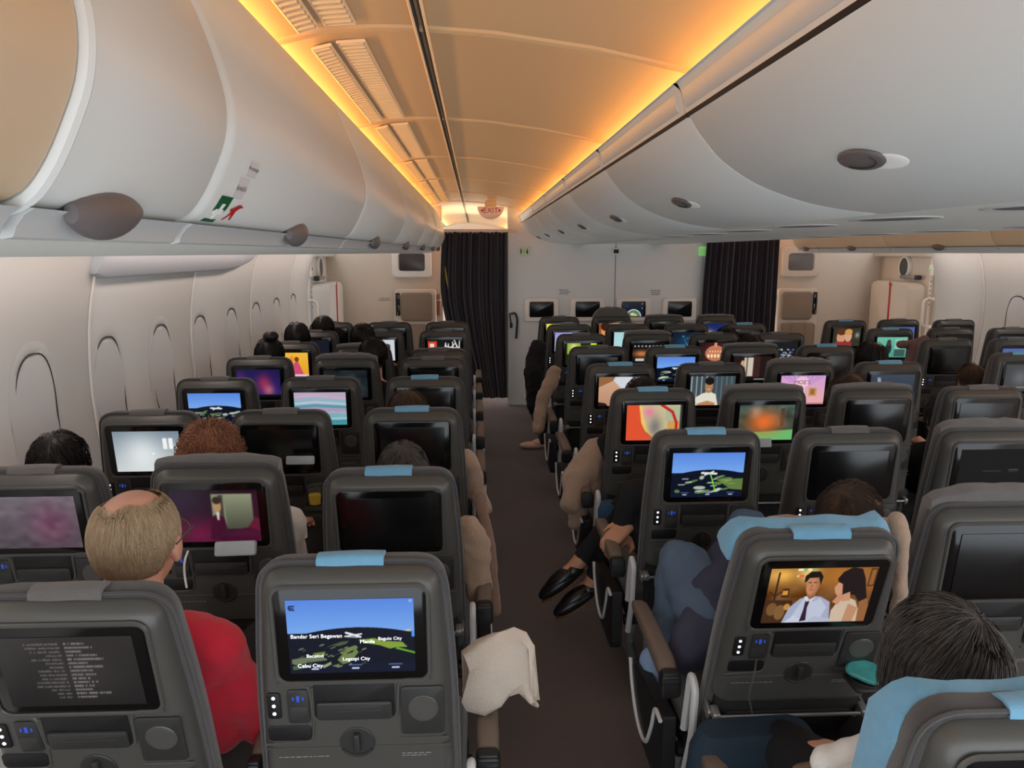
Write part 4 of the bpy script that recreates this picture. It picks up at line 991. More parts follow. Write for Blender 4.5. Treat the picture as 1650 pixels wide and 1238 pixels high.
# curtains
def curtain(x0, x1, z0, z1, y, flare, lab, seed, rail=True):
    r = random.Random(seed); n = 150; L = []
    ph = [r.uniform(0, 6) for _ in range(4)]
    for k in range(22):
        t = k/21; z = z1+(z0-z1)*t; ring = []
        for i in range(n):
            s = i/(n-1); xl = x0-.03*math.sin(min(1, t*2.2)*math.pi*.5)+flare*max(0, t-.3)**1.6; xr = x1
            wv = math.sin(s*2*math.pi*13+ph[0]+.6*math.sin(s*9+ph[1]))*(.018+.012*t)+.012*math.sin(s*31+ph[2]+t*1.5)
            ring.append((xl+(xr-xl)*s+.006*math.sin(s*60+ph[3]), y+wv, z))
        L.append(ring)
    b = MB(); b.loft(L, caps=False, closed=False); root = empty('aisle_curtain', ((x0+x1)/2, y, z0)); tag(root, lab, 'curtain')
    inv = Matrix.Translation(-root.location); b.v = [tuple(inv @ Vector(v)) for v in b.v]; b.build('drape', M['curtain'], root, angle=80)
    q = MB(); q.rbox(((x0+x1)/2+.01-root.location.x, 0, z1+.012-z0), (x1-x0+.16, .035, .035), .008, 3, 'x', .004)
    for i in range(16): q.tube([(x0+(x1-x0)*(i+.5)/16-root.location.x, 0, z1+.012-z0), (x0+(x1-x0)*(i+.5)/16-root.location.x, 0, z1-.02-z0)], .004, 5)
    q.build('curtain_rail', M['bulkwarm'], root)
    return root
c1 = curtain(-.375, .365, .10, 1.975, YW-.08, .62, 'closed dark purple curtain across the end of the near aisle', 1)
ly = MB(); ly.loft([[(-.66+.30+u, y-YW+.08, z-.10) for u, y, z in ((-.02, YW-.05, 1.72), (.0, YW-.07, 1.70), (.055, YW-.075, 1.34), (.02, YW-.05, 1.5))], [(-.66+.31+u, y-YW+.08, z-.10) for u, y, z in ((-.02, YW-.045, 1.72), (.0, YW-.065, 1.70), (.055, YW-.07, 1.34), (.02, YW-.045, 1.5))]]); ly.build('curtain_lining', M['lining'], c1)
curtain(2.60, 3.44, .10, 1.93, YW-.08, .0, 'dark purple curtain hanging at the end of the far aisle', 2)

# exit sign hanging from the ceiling
root = empty('exit_sign', (.155, 8.0, ZC+.40)); tag(root, 'hanging half-oval EXIT sign with red letters and arrows', 'sign')
b = MB(); P = [(-.135, .055)]+[(.135*math.cos(a), .055+.125*math.sin(a)) for a in [R(180+9*k) for k in range(1, 20)]]+[(.135, .055)]
b.loft([[(x*(1-i), -n, z*(1-i*.4)) for x, z in P] for i, n in ((.03, -.03), (0, -.024), (0, .024), (.03, .03))]); fc = b.build('sign_face', M['exitface'], root)
b = MB(); text_mesh(b, 'EXIT', .074, face_at(0, -.0315, .015), ext=.0006)
for s in (-1, 1): b.loft([[(s*x, y, z) for x, z in ((.079, .035), (.103, .016), (.079, -.004))] for y in (-.0312, -.0322)])
b.build('exit_lettering', M['exitred'], fc)
b = MB(); b.rbox((0, .0, .085), (.115, .05, .06), .008, 3, 'z', .004); b.rbox((0, 0, .135), (.07, .04, .06), .006, 3, 'z', .003); b.build('sign_bracket', M['ceil'], root)

# jumpseats, wall screens and torches on the two bulkheads
def crew_station(mx):
    f = (lambda x: mir(x)) if mx else (lambda x: x); s = -1 if mx else 1
    t = 'by the far curtain' if mx else 'by the closed curtain'
    root = empty('jumpseat', (f(-.725), YB, .45)); tag(root, 'folded beige crew jumpseat on the bulkhead '+('with straps, far side' if mx else 'under a dark screen, first-aid bin side'), 'jumpseat', 'crew jumpseats')
    b = MB(); b.rbox((0, -.066, .22), (.50, .125, 1.30), .05, 5, 'y', .02); b.build('housing', M['bulkwarm'], root)
    b = MB(); b.rbox((s*.02, -.14, .66), (.38, .05, .34), .045, 5, 'y', .02); b.build('backrest', M['beige'], root)
    b = MB(); b.rbox((0, -.14, .22), (.44, .06, .46), .04, 5, 'y', .02)
    for x in (-.09, .09): b.rbox((x, -.172, .28), (.012, .008, .34), .004, 2, 'y', .002)
    b.build('seat', M['beige'], root)
    b = MB(); b.rbox((-s*.205, -.128, .69), (.05, .03, .27), .008, 3, 'y', .004); b.tube(smooth_path([(-s*.205, -.15, .82), (-s*.215, -.155, .70), (-s*.19, -.15, .56)], .03), .012, 6); b.build('harness', M['niche'], root)
    b = MB(); b.rbox((-s*.205, -.148, .78), (.034, .012, .05), .004, 2, 'y', .002); b.rbox((-s*.2, -.148, .62), (.026, .012, .12), .004, 2, 'y', .002); b.build('buckle', M['metal'], root)
    root = empty('cabin_screen', (f(-.76), YB, 1.635)); tag(root, 'framed cabin screen on the bulkhead above the jumpseat '+t, 'screen', 'bulkhead screens')
    b = MB(); b.loft([[(u, -n, w) for u, w in rrect(.47-2*i, .36-2*i, .045, 5)] for i, n in ((0, 0), (0, .05), (.012, .065), (.07, .07), (.08, .052))]); b.build('frame', M['bulkwarm'] if mx else M['frame'], root, angle=30)
    b = MB(); b.rbox((0, -.058, 0), (.30, .008, .20), .006, 3, 'y', .002); b.build('screen', mat('dull_screen%d' % mx, (106,100,98) if mx else (66,58,58), .25), root)
    root = empty('torch', (f(-.455), YB-.04, 1.0)); tag(root, 'brown emergency torch clipped beside the jumpseat '+t, 'torch', 'emergency torches')
    b = MB(); b.loft([[(r*math.cos(a), r*math.sin(a), z) for a in [2*math.pi*k/18 for k in range(18)]] for r, z in ((.030, .0), (.034, .01), (.034, .15), (.038, .17), (.038, .23), (.034, .25), (.03, .255))]); b.build('barrel', M['copper'], root)
    b = MB(); b.tube([(.0365*math.cos(a), .0365*math.sin(a), .185) for a in [2*math.pi*k/20 for k in range(20)]], .006, 6, True); b.rbox((0, .03, .12), (.03, .03, .05), .006, 3, 'z', .003); b.build('clip', M['frame'], root)
crew_station(False); crew_station(True)

# exit doors in the side of the fuselage, ahead of the last window panels
def exit_door(mx):
    f = (lambda x: mir(x)) if mx else (lambda x: x); X = -1.80
    root = empty('door_2' if mx else 'door_1', (0, 0, 0)); root['kind'] = 'structure'
    b = MB()
    rings = []
    for y in (YD+.0, YD+.03, YB-.02, YB): rings.append([(f(X), y, z) for z in (0, 1.0, 1.5, 1.95)])
    b.loft(rings, caps=False, closed=False); b.build('door_surround', M['bulkwarm'] if mx else M['bulk'], root)
    Bx = lambda nm, c, d, r, m, ax='x', e=.01: (lambda q: (q.rbox((f(c[0]), c[1], c[2]), d, r, 4, ax, e), q.build(nm, M[m], root)))(MB())
    DC = (YD+YB)/2
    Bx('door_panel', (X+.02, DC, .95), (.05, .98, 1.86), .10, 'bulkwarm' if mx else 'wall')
    Bx('slide_bustle', (X+.14, DC-.02, .82), (.22, .84, 1.20), .08, 'bulkwarm' if mx else 'wall', e=.05)
    Bx('red_strip', (X+.255, DC-.08, 1.02), (.012, .022, .72), .003, 'red', e=.002)
    q = MB(); q.loft([[(f(X+.255+t), DC-.08+u, 1.38+w) for u, w in ((-.026, 0), (.026, 0), (0, .05))] for t in (0, .007)]); q.build('arrow_head', M['red'], root)
    q = MB(); rings = []
    for r, t in ((.135, .0), (.135, .025), (.125, .04), (.105, .04), (.1, .02)): rings.append([(f(X+.045+t), DC-.02+r*.85*math.cos(a), 1.585+r*math.sin(a)) for a in [2*math.pi*k/28 for k in range(28)]])
    q.loft(rings); q.build('porthole', M['frame'], root)
    q = MB(); q.loft([[(f(X+.075+t), DC-.02+.088*math.cos(a), 1.585+.10*math.sin(a)) for a in [2*math.pi*k/28 for k in range(28)]] for t in (0, .01)]); q.build('porthole_glass', M['ink'], root)
    Bx('handle_lever', (X+.10, DC-.20, 1.475), (.05, .36, .035), .012, 'metal', e=.006)
    Bx('handle_grip', (X+.10, DC-.36, 1.475), (.055, .06, .05), .012, 'niche', e=.006)
    for y, z0, z1 in ((YD+.06, .95, 1.25), (YB-.10, .80, 1.32)):
        q = MB(); q.tube(smooth_path([(f(X+.02), y, z0), (f(X+.13), y, z0), (f(X+.13), y, z1), (f(X+.02), y, z1)], .05), .016, 8); q.build('grab_bar', M['frame'], root)
    Bx('door_header', (X+.06, DC, 1.73), (.12, 1.2, .05), .01, 'bulkwarm' if mx else 'bulk', e=.006)
    Bx('indicator_box', (X+.06, YD+.05, 1.56), (.06, .07, .12), .01, 'frame', e=.006)
    q = MB(); q.disc((f(X+.10), YD+.05, 1.58), .014, .003 if not mx else -.003, 'x', 12, .0005); q.build('indicator_lamp', M['greenlit'] if mx else M['ink'], root)
    q = MB()
    for k in range(6): q.disc((f(X+.085), YD+.04, 1.44-.05*k), .008, .003, 'x', 8, .0005)
    q.build('screw', M['ink'], root)
exit_door(False); exit_door(True)

# ------------------------------------------------------------------ people
def remesh(parts, m, name, parent, vox=.011, smooth=5, loc=None):
    """parts: ('c', p0, r0, p1, r1) round cones and ('e', centre, radii[, rotation]) ellipsoids, fused into one continuous surface"""
    bm = bmesh.new()
    for q in parts:
        if q[0] == 'c':
            _, p0, r0, p1, r1 = q; p0, p1 = Vector(p0), Vector(p1); d = p1-p0; L = max(d.length, 1e-4)
            rot = d.to_track_quat('Z', 'Y').to_matrix().to_4x4()
            bmesh.ops.create_cone(bm, cap_ends=True, segments=18, radius1=r0, radius2=r1, depth=L, matrix=Matrix.Translation((p0+p1)/2) @ rot)
            for p, r in ((p0, r0), (p1, r1)): bmesh.ops.create_icosphere(bm, subdivisions=2, radius=r, matrix=Matrix.Translation(p))
        else:
            rot = q[3].to_matrix().to_4x4() if len(q) > 3 else Matrix.Identity(4)
            bmesh.ops.create_icosphere(bm, subdivisions=3, radius=1, matrix=Matrix.Translation(q[1]) @ rot @ Matrix.Diagonal((*q[2], 1)))
    me = bpy.data.meshes.new(name); bm.to_mesh(me); bm.free()
    ob = bpy.data.objects.new('tmp', me); COL.objects.link(ob)
    md = ob.modifiers.new('r', 'REMESH'); md.mode = 'VOXEL'; md.voxel_size = vox; md.use_smooth_shade = True
    sm = ob.modifiers.new('s', 'SMOOTH'); sm.iterations = smooth; sm.factor = .5
    dg = bpy.context.evaluated_depsgraph_get(); out = bpy.data.meshes.new_from_object(ob.evaluated_get(dg))
    bpy.data.objects.remove(ob); bpy.data.meshes.remove(me)
    out.materials.clear(); out.materials.append(m); out.shade_smooth(); out.name = name
    return link(name, out, parent, loc)

def wrinkle(o, amp, freq, seed=0):
    from mathutils import noise
    me = o.data
    for v in me.vertices:
        n = v.normal; k = noise.noise(Vector(v.co)*freq+Vector((seed, 0, 0)))+.5*noise.noise(Vector(v.co)*freq*2.3+Vector((0, seed, 0)))
        v.co += n*amp*k
    me.update()

def head_parts(c, s=1, yaw=0, tilt=0):
    c = Vector(c); rot = Euler((R(tilt), 0, R(yaw)))
    P = lambda x, y, z: c+rot.to_matrix() @ Vector((x*s, y*s, z*s))
    e = lambda x, y, z, a, b_, d: ('e', P(x, y, z), (a*s, b_*s, d*s), rot)
    return [e(0, -.012, .022, .076, .094, .088), e(0, .035, -.02, .062, .062, .085), e(0, .055, -.075, .036, .036, .034), e(0, .09, .036, .05, .018, .012),
            ('c', P(0, .094, .012), .011*s, P(0, .112, -.022), .014*s), e(.036, .072, -.018, .024, .02, .02), e(-.036, .072, -.018, .024, .02, .02), e(0, .092, -.052, .025, .012, .008),
            e(.080, .0, -.012, .009, .022, .034), e(-.080, .0, -.012, .009, .022, .034), ('c', P(0, -.012, -.04), .055*s, P(0, -.03, -.14), .058*s)], P, rot

def strands_mesh(curves, w, name, m, parent, taper=.35):
    V = []; F = []
    for pts in curves:
        n = len(pts); base = len(V)
        for i, p in enumerate(pts):
            p = Vector(p); t = (Vector(pts[min(i+1, n-1)])-Vector(pts[max(i-1, 0)])).normalized(); a = t.orthogonal().normalized(); b_ = t.cross(a); r = w*(1-(1-taper)*i/(n-1))
            for k in range(3): q = a*math.cos(2.094*k)+b_*math.sin(2.094*k); V.append(tuple(p+q*r))
        for i in range(n-1):
            for k in range(3):
                j = (k+1) % 3; F.append((base+3*i+k, base+3*i+j, base+3*i+3+j, base+3*i+3+k))
    me = bpy.data.meshes.new(name); me.from_pydata(V, [], F); me.materials.append(m); me.shade_smooth(); return link(name, me, parent)

def hair(c, m, parent, s=1, n=900, length=.11, style='short', seed=1, bald=None, w=.0011, yaw=0, tilt=0, lift=.010, part=0., drop=.0, cap=True, swirl=0.):
    """strands combed from the crown over an ellipsoidal skull; style long lets them fall past the ears"""
    r = random.Random(seed); rot = Euler((R(tilt), 0, R(yaw))).to_matrix(); C = Vector(c)
    rx, ry, rz = (.0805*s, .099*s, .096*s) if bald else (.084*s, .104*s, .104*s); off = Vector((0, -.010*s, .018*s))
    W = lambda d, k: C+rot @ (off+Vector((d.x*rx*k, d.y*ry*k, d.z*rz*k)))
    crown = Vector((part, -.30, .95)).normalized(); t1 = crown.orthogonal().normalized(); t2 = crown.cross(t1)
    def dirv(th, ph): return crown*math.cos(th)+(t1*math.cos(ph)+t2*math.sin(ph))*math.sin(th)
    def ok(d):      # keep the face clear
        if d.y > .30 and d.z < .62: return False
        if abs(d.x) > .70 and d.z < (.0 if bald else -.2) and d.y > -.40: return False
        if d.z < -.62: return False
        if bald and (Vector((d.x+.10, d.y-bald[1], d.z-bald[2])).length < bald[0]+.06*math.sin(9*d.x+3)): return False
        return True
    hold = None
    if cap:
        b = MB(); nu, nv = 48, 26; idx = {}
        for i in range(nv):
            for j in range(nu):
                d = dirv(.001+2.1*i/(nv-1), 2*math.pi*j/nu); idx[i, j] = len(b.v); b.v.append(tuple(W(d, 1.0 if not bald else .985)))
        for i in range(nv-1):
            for j in range(nu):
                j2 = (j+1) % nu; d = dirv(2.1*(i+.5)/(nv-1), 2*math.pi*(j+.5)/nu)
                if ok(d): b.f.append((idx[i, j], idx[i, j2], idx[i+1, j2], idx[i+1, j])); b.mi.append(0)
        hold = b.build('hair', m, parent, angle=180)
    curves = []
    while len(curves) < n:
        th = 2.05*math.sqrt(r.random()); ph = r.uniform(0, 2*math.pi); d = dirv(th, ph)
        if not ok(d): continue
        L = length*r.uniform(.7, 1.15); k = 8; pts = []; up = (lift if not bald else .004)*r.uniform(.4, 1.3)/rx; dph = r.gauss(0, .09)+swirl
        fall = None
        for i in range(k):
            q = i/(k-1); th2 = th+q*L/(.095*s); dd = dirv(th2, ph+dph*q)
            if style == 'long' and pts and (th2 > 1.75 or fall):
                fall = fall or pts[-1]; pts.append(Vector(pts[-1])+Vector((dd.x*.002+r.gauss(0, .0015), r.gauss(0, .0015)-.001, -L/k*1.25)))
            elif th2 > 2.35: break
            else: pts.append(W(dd, 1.0+up*math.sin(math.pi*(.12+.8*q))*.9+.012))
        if len(pts) > 2: curves.append(pts)
        else: curves.append([W(d, 1.0), W(d, 1.03), W(dirv(th+.1, ph), 1.05)])
    o = strands_mesh(curves, w*s, 'hair_strands' if hold else 'hair', m, hold or parent)
    return o

def arm_parts(sh, el, wr, k=1):
    return [('c', sh, .052*k, el, .042*k), ('c', el, .042*k, wr, .030*k)]
def hand_parts(w, d, up, s=1, curl=.6, side=1):
    """palm and five separate, unequal, bent fingers; d points along the hand, up out of its back"""
    w, d, up = Vector(w), Vector(d).normalized(), Vector(up).normalized(); lat = d.cross(up).normalized()*side; up = lat.cross(d)*side; out = []
    pal = w+d*.085*s
    for k, (o, L) in enumerate(((-.030, .070), (-.010, .080), (.010, .076), (.029, .060))):
        base = pal+lat*o*s; out.append(('c', w+lat*o*.6*s, .014*s, base, .012*s))
        p = base; a = .25*curl
        for j, f in enumerate((.45, .32, .23)):
            q = p+(d*math.cos(a)-up*math.sin(a))*L*f*s; out.append(('c', p, (.0092-.0008*j)*s, q, (.0086-.0010*j)*s)); p = q; a += .75*curl
    t0 = w+d*.02*s-lat*.026*s; t1 = t0+(d*.6-lat*.7-up*.2).normalized()*.042*s; t2 = t1+(d*.9-lat*.2-up*.35).normalized()*.030*s
    out += [('c', t0, .014*s, t1, .0105*s), ('c', t1, .0105*s, t2, .008*s)]
    return out

def seated(label, loc, top, hairm, shirt=None, trousers=None, skin=None, lean=(0, 0), yaw=0, tilt=0, hs=1.0, style='short', seed=1, nh=500, hlen=.10, bald=None, group='seated passengers', elbows=(.145, .145), extra=None, part=0., hw=.0013, fine=False, wy=.36, wz=.24, kz=.13, ky=.44, lift=.010):
    """a passenger facing the front wall; loc = point of the cushion under the hips, top = height of the crown"""
    root = empty('person', loc); tag(root, label, 'person', group); skin = skin or M['skin']; shirt = shirt or M['grey_cloth']; trousers = trousers or M['black_cloth']
    zt = top-loc[2]; hc = Vector((lean[0], .06+lean[1], zt-.118*hs)); H, P, rot = head_parts(hc, hs, yaw, tilt)
    nk = P(0, -.03, -.14); hip = Vector((0, .06, .135)); ch = Vector((lean[0]*.3, .03+lean[1]*.5, max(nk.z-.17, .20))); sc_ = Vector((lean[0]*.3, nk.y, nk.z)); sl = sc_+Vector((-.165, -.005, -.075)); sr = sc_+Vector((.165, -.005, -.075))
    kn = [Vector((s*.11, ky, kz)) for s in (-1, 1)]; an = [Vector((s*.10, .40, -.30)) for s in (-1, 1)]
    el = [sl+Vector((-elbows[0]+.15, .10, -.27)), sr+Vector((elbows[1]-.15, .10, -.27))]; wr = [Vector((-.09, wy, wz)), Vector((.09, wy, wz))]
    for e_ in el: e_.z = max(e_.z, .085)
    torso = lambda k: [('c', hip+Vector((-.07, 0, 0)), .115*k, ch+Vector((-.07, 0, 0)), .12*k), ('c', hip+Vector((.07, 0, 0)), .115*k, ch+Vector((.07, 0, 0)), .12*k), ('c', ch, .12*k, nk+Vector((0, 0, -.055)), .062*k), ('c', sl, .062*k, nk+Vector((0, 0, -.03)), .052*k), ('c', sr, .062*k, nk+Vector((0, 0, -.03)), .052*k), ('c', sl, .062*k, ch+Vector((-.08, 0, -.02)), .10*k), ('c', sr, .062*k, ch+Vector((.08, 0, -.02)), .10*k)]
    legs = lambda k: [x for i in (0, 1) for x in (('c', hip+Vector((kn[i].x*.75, 0, 0)), .095*k, kn[i], .064*k), ('c', kn[i], .062*k, an[i], .042*k))]
    body = H+torso(.90)+arm_parts(sl, el[0], wr[0], .92)+arm_parts(sr, el[1], wr[1], .92)+legs(.88)
    for i in (0, 1): body += hand_parts(wr[i], (.0, 1, -.25), (0, .2, 1), 1, .6, 1 if i else -1)+[('c', an[i]+Vector((0, 0, -.02)), .038, an[i]+Vector((0, .12, -.05)), .03)]
    bo = remesh(body, skin, 'body', root, .0085 if fine else .012, 3)
    so = remesh(torso(1.0)+arm_parts(sl, el[0], wr[0]-(wr[0]-el[0])*.12, 1.12)+arm_parts(sr, el[1], wr[1]-(wr[1]-el[1])*.12, 1.12), shirt, 'shirt', root, .011 if fine else .015, 5); wrinkle(so, .008, 12, seed)
    to = remesh(legs(1.05)+[('c', hip+Vector((-.06, 0, 0)), .118, hip+Vector((.06, 0, 0)), .118)], trousers, 'trousers', root, .016, 5)
    for i in (0, 1):
        q = MB(); q.ell(an[i]+Vector((0, .06, -.065)), (.045, .13, .035)); q.build('shoe', M['leather'], root)
        e = MB(); e.ell(P((-.031, .031)[i], .083, .008), (.011, .008, .008), 10, 8); e.build('eye', M['eye'], root)
    e = MB(); e.ell(P(0, .101, -.052), (.022, .005, .006), 10, 8, rot.to_matrix()); e.build('mouth', M['lip'], root)
    if hairm: hair(hc, hairm, root, hs, nh, hlen, style, seed, bald, hw, yaw, tilt, lift, part)
    if extra: extra(root, P, rot, hc)
    return root
def seat_pos(col, n, dx=0, dy=0): return (XC[col]+dx, hinge_y(col, n)+.15+dy, .465)

# balding man in the red shirt
def glasses(root, P, rot, hc):
    g = MB()
    for s in (-1, 1):
        g.tube(smooth_path([P(s*.086, -.02, .0), P(s*.088, .03, .012), P(s*.080, .098, .012)], .02), .0022, 6)
        g.tube([P(s*.040+.034*math.cos(a), .104-.012*abs(math.cos(a)), .006+.024*math.sin(a)) for a in [2*math.pi*k/20 for k in range(20)]], .0016, 6, True)
    g.tube([P(-.008, .106, .012), P(.008, .106, .012)], .0016, 6); g.build('glasses', M['metalframe'], root)
lp = seat_pos('B', 1, .035); lp = (lp[0], lp[1], lp[2])
seated('balding man with light brown hair, glasses and a red shirt, seen from behind', lp, 1.213, M['hair_light'], M['red_shirt'], M['black_cloth'], lean=(-.045, -.06), hs=1.15, tilt=-8, nh=7500, hlen=.05, bald=(.70, -.12, 1.0), wz=.17, elbows=(.145, .20), hw=.00055, fine=True, extra=glasses, seed=3)
HEADS = [
 ('A', 2, -.02, 0, 1.135, 'hair_black', 'person whose black hair tops the seat with the hazy purple display', dict(hlen=.06, nh=900, lean=(-.12, 0))),
 ('B', 2, -.02, 0, 1.15, 'hair_brown', 'person with curly reddish brown hair behind the suited man picture', dict(hlen=.03, nh=2600, seed=8, lean=(-.13, 0), lift=.03)),
 ('C', 2, .0, .0, 1.085, 'hair_grey', 'person with dark greying hair above the second aisle seat', dict(nh=1200, hlen=.07)),
 ('C', 3, -.05, 0, 1.135, 'hair_dbrown', 'person with short dark hair peeping over the third aisle seat', dict()),
 ('A', 5, -.02, 0, 1.20, 'hair_black', 'person with dark hair tied in a bun by the windows', dict(seed=4)),
 ('A', 6, -.02, 0, 1.23, 'hair_black', 'person with straight black centre-parted hair by the windows', dict(seed=5)),
 ('A', 7, .02, 0, 1.215, 'hair_black', 'person with rounded black hair before the exit door', dict(seed=6)),
 ('B', 5, .12, .0, 1.20, 'hair_black', 'person with dark hair leaning between middle and aisle seats, closer head', dict(seed=7)),
 ('B', 6, -.06, 0, 1.22, 'hair_black', 'person with black hair beside the white picture with a figure', dict(seed=9)),
 ('D', 3, .02, 0, 1.125, 'hair_black', 'person whose dark head overlaps the peach and white picture', dict(seed=10)),
 ('F', 3, .04, 0, 1.135, 'hair_dbrown', 'person with brown hair next to the MOE\'S shop front picture', dict(seed=11)),
 ('G', 3, .03, 0, 1.02, 'hair_grey', 'person with grey-streaked black hair behind the dark far display', dict(seed=12, nh=900)),
 ('G', 4, .05, 0, 1.20, 'hair_black', 'person with round black hair next to the far aisle', dict(seed=13)),
 ('F', 5, .10, 0, 1.17, 'hair_black', 'person with black hair below the dense white lettering display', dict(seed=14)),
 ('F', 6, .20, 0, 1.14, 'hair_black', 'person with black hair beside the glowing bronze lantern picture', dict(seed=15)),
 ('H', 5, -.10, 0, 1.0, 'hair_dbrown', 'person with dark hair below the far block hazy grey display', dict(seed=16)),
]
for col, n, dx, dy, top, hm, lab, kw in HEADS:
    kw = dict(dict(seed=2, nh=500, hlen=.09), **kw); pos = seat_pos(col, n, 0, dy+.03); kw.setdefault('lean', (dx, 0))
    shirt = {'B2': 'white_cloth', 'C2': 'blanket_brown', 'A5': 'black_cloth'}.get(col+str(n), 'black_cloth')
    r = seated(lab, pos, top, M[hm], M[shirt], **kw)
    if (col, n) == ('A', 5):
        q = MB(); q.ell((0, .03, top-pos[2]+.02), (.05, .05, .035)); q.build('hair_bun', M['hair_black'], r)

# greying long hair in the nearest centre seat
seated('person with long dark grey-streaked hair in front of the blue-winged corner seat', seat_pos('D', 0, .075, .02), 1.085, M['hair_grey'], M['white_cloth'], M['black_cloth'], wy=.24, wz=.16, kz=.02, ky=.50, hs=1.16, style='long', nh=5200, hlen=.16, seed=21, part=.35, hw=.0008, lean=(.0, -.01), elbows=(.14, .14))

# passenger curled up sideways in the couple seat: knee up, head against the neighbouring seat
def curled():
    root = empty('person', (.822, 2.25, .465)); tag(root, 'person in navy jacket and jeans curled sideways, knee raised towards the aisle', 'person', 'seated passengers')
    inv = Matrix.Translation(-root.location); A = lambda px, py, Y: inv @ at(px, py, Y)
    V = lambda x, y, z: inv @ Vector((x, y, z))
    hipL, hipR = V(.74, 2.28, .60), V(.90, 2.30, .60); kL = A(1098, 905, 2.46); aL = A(1066, 1060, 2.40); kR = V(.93, 2.52, .80); aR = V(.86, 2.50, .50)
    ch = V(.98, 2.16, .80); nk = V(1.06, 2.16, .90); hc = V(1.115, 2.17, .955); sL = V(.86, 2.20, .84); sR = V(1.13, 2.20, .78); eL = A(1118, 965, 2.34); wL = V(.86, 2.50, .76); eR = V(1.12, 2.44, .70); wR = V(.98, 2.52, .78)
    H, P, rot = head_parts(hc, 1.0, -55, 10)
    tor = lambda k: [('c', (hipL+hipR)/2, .125*k, ch, .125*k), ('c', ch, .12*k, nk, .07*k), ('c', sL, .065*k, ch, .11*k), ('c', sR, .065*k, ch, .11*k), ('c', hipL, .11*k, hipR, .11*k)]
    leg = lambda k: [('c', hipL, .10*k, kL, .078*k), ('c', kL, .076*k, aL, .056*k), ('c', hipR, .10*k, kR, .075*k), ('c', kR, .07*k, aR, .05*k)]
    remesh(H+tor(.9)+leg(.85)+arm_parts(sL, eL, wL, .9)+arm_parts(sR, eR, wR, .9)+hand_parts(wL, (.4, .8, -.1), (0, 0, 1), 1, .7, -1)+hand_parts(wR, (-.5, .8, 0), (0, 0, 1), 1, .7, 1), M['skin_tan'], 'body', root, .010, 3)
    o = remesh(tor(1.0)+arm_parts(sL, eL, wL, 1.35)+arm_parts(sR, eR, wR, 1.25)+[('c', A(1105, 1060, 2.16), .06, hipL, .10), ('c', eL, .07, A(1110, 935, 2.42), .055)], M['navy'], 'jacket', root, .012, 5); wrinkle(o, .012, 11, 2)
    o = remesh(leg(1.05), M['denim'], 'jeans', root, .012, 4); wrinkle(o, .011, 13, 5)
    for a in (aL, aR): q = MB(); q.ell(a+Vector((0, .05, -.05)), (.045, .12, .04)); q.build('shoe', M['leather'], root)
    hair(hc, M['hair_dbrown'], root, 1.0, 1600, .06, 'short', 5, None, .0008, -55, 10)
curled()

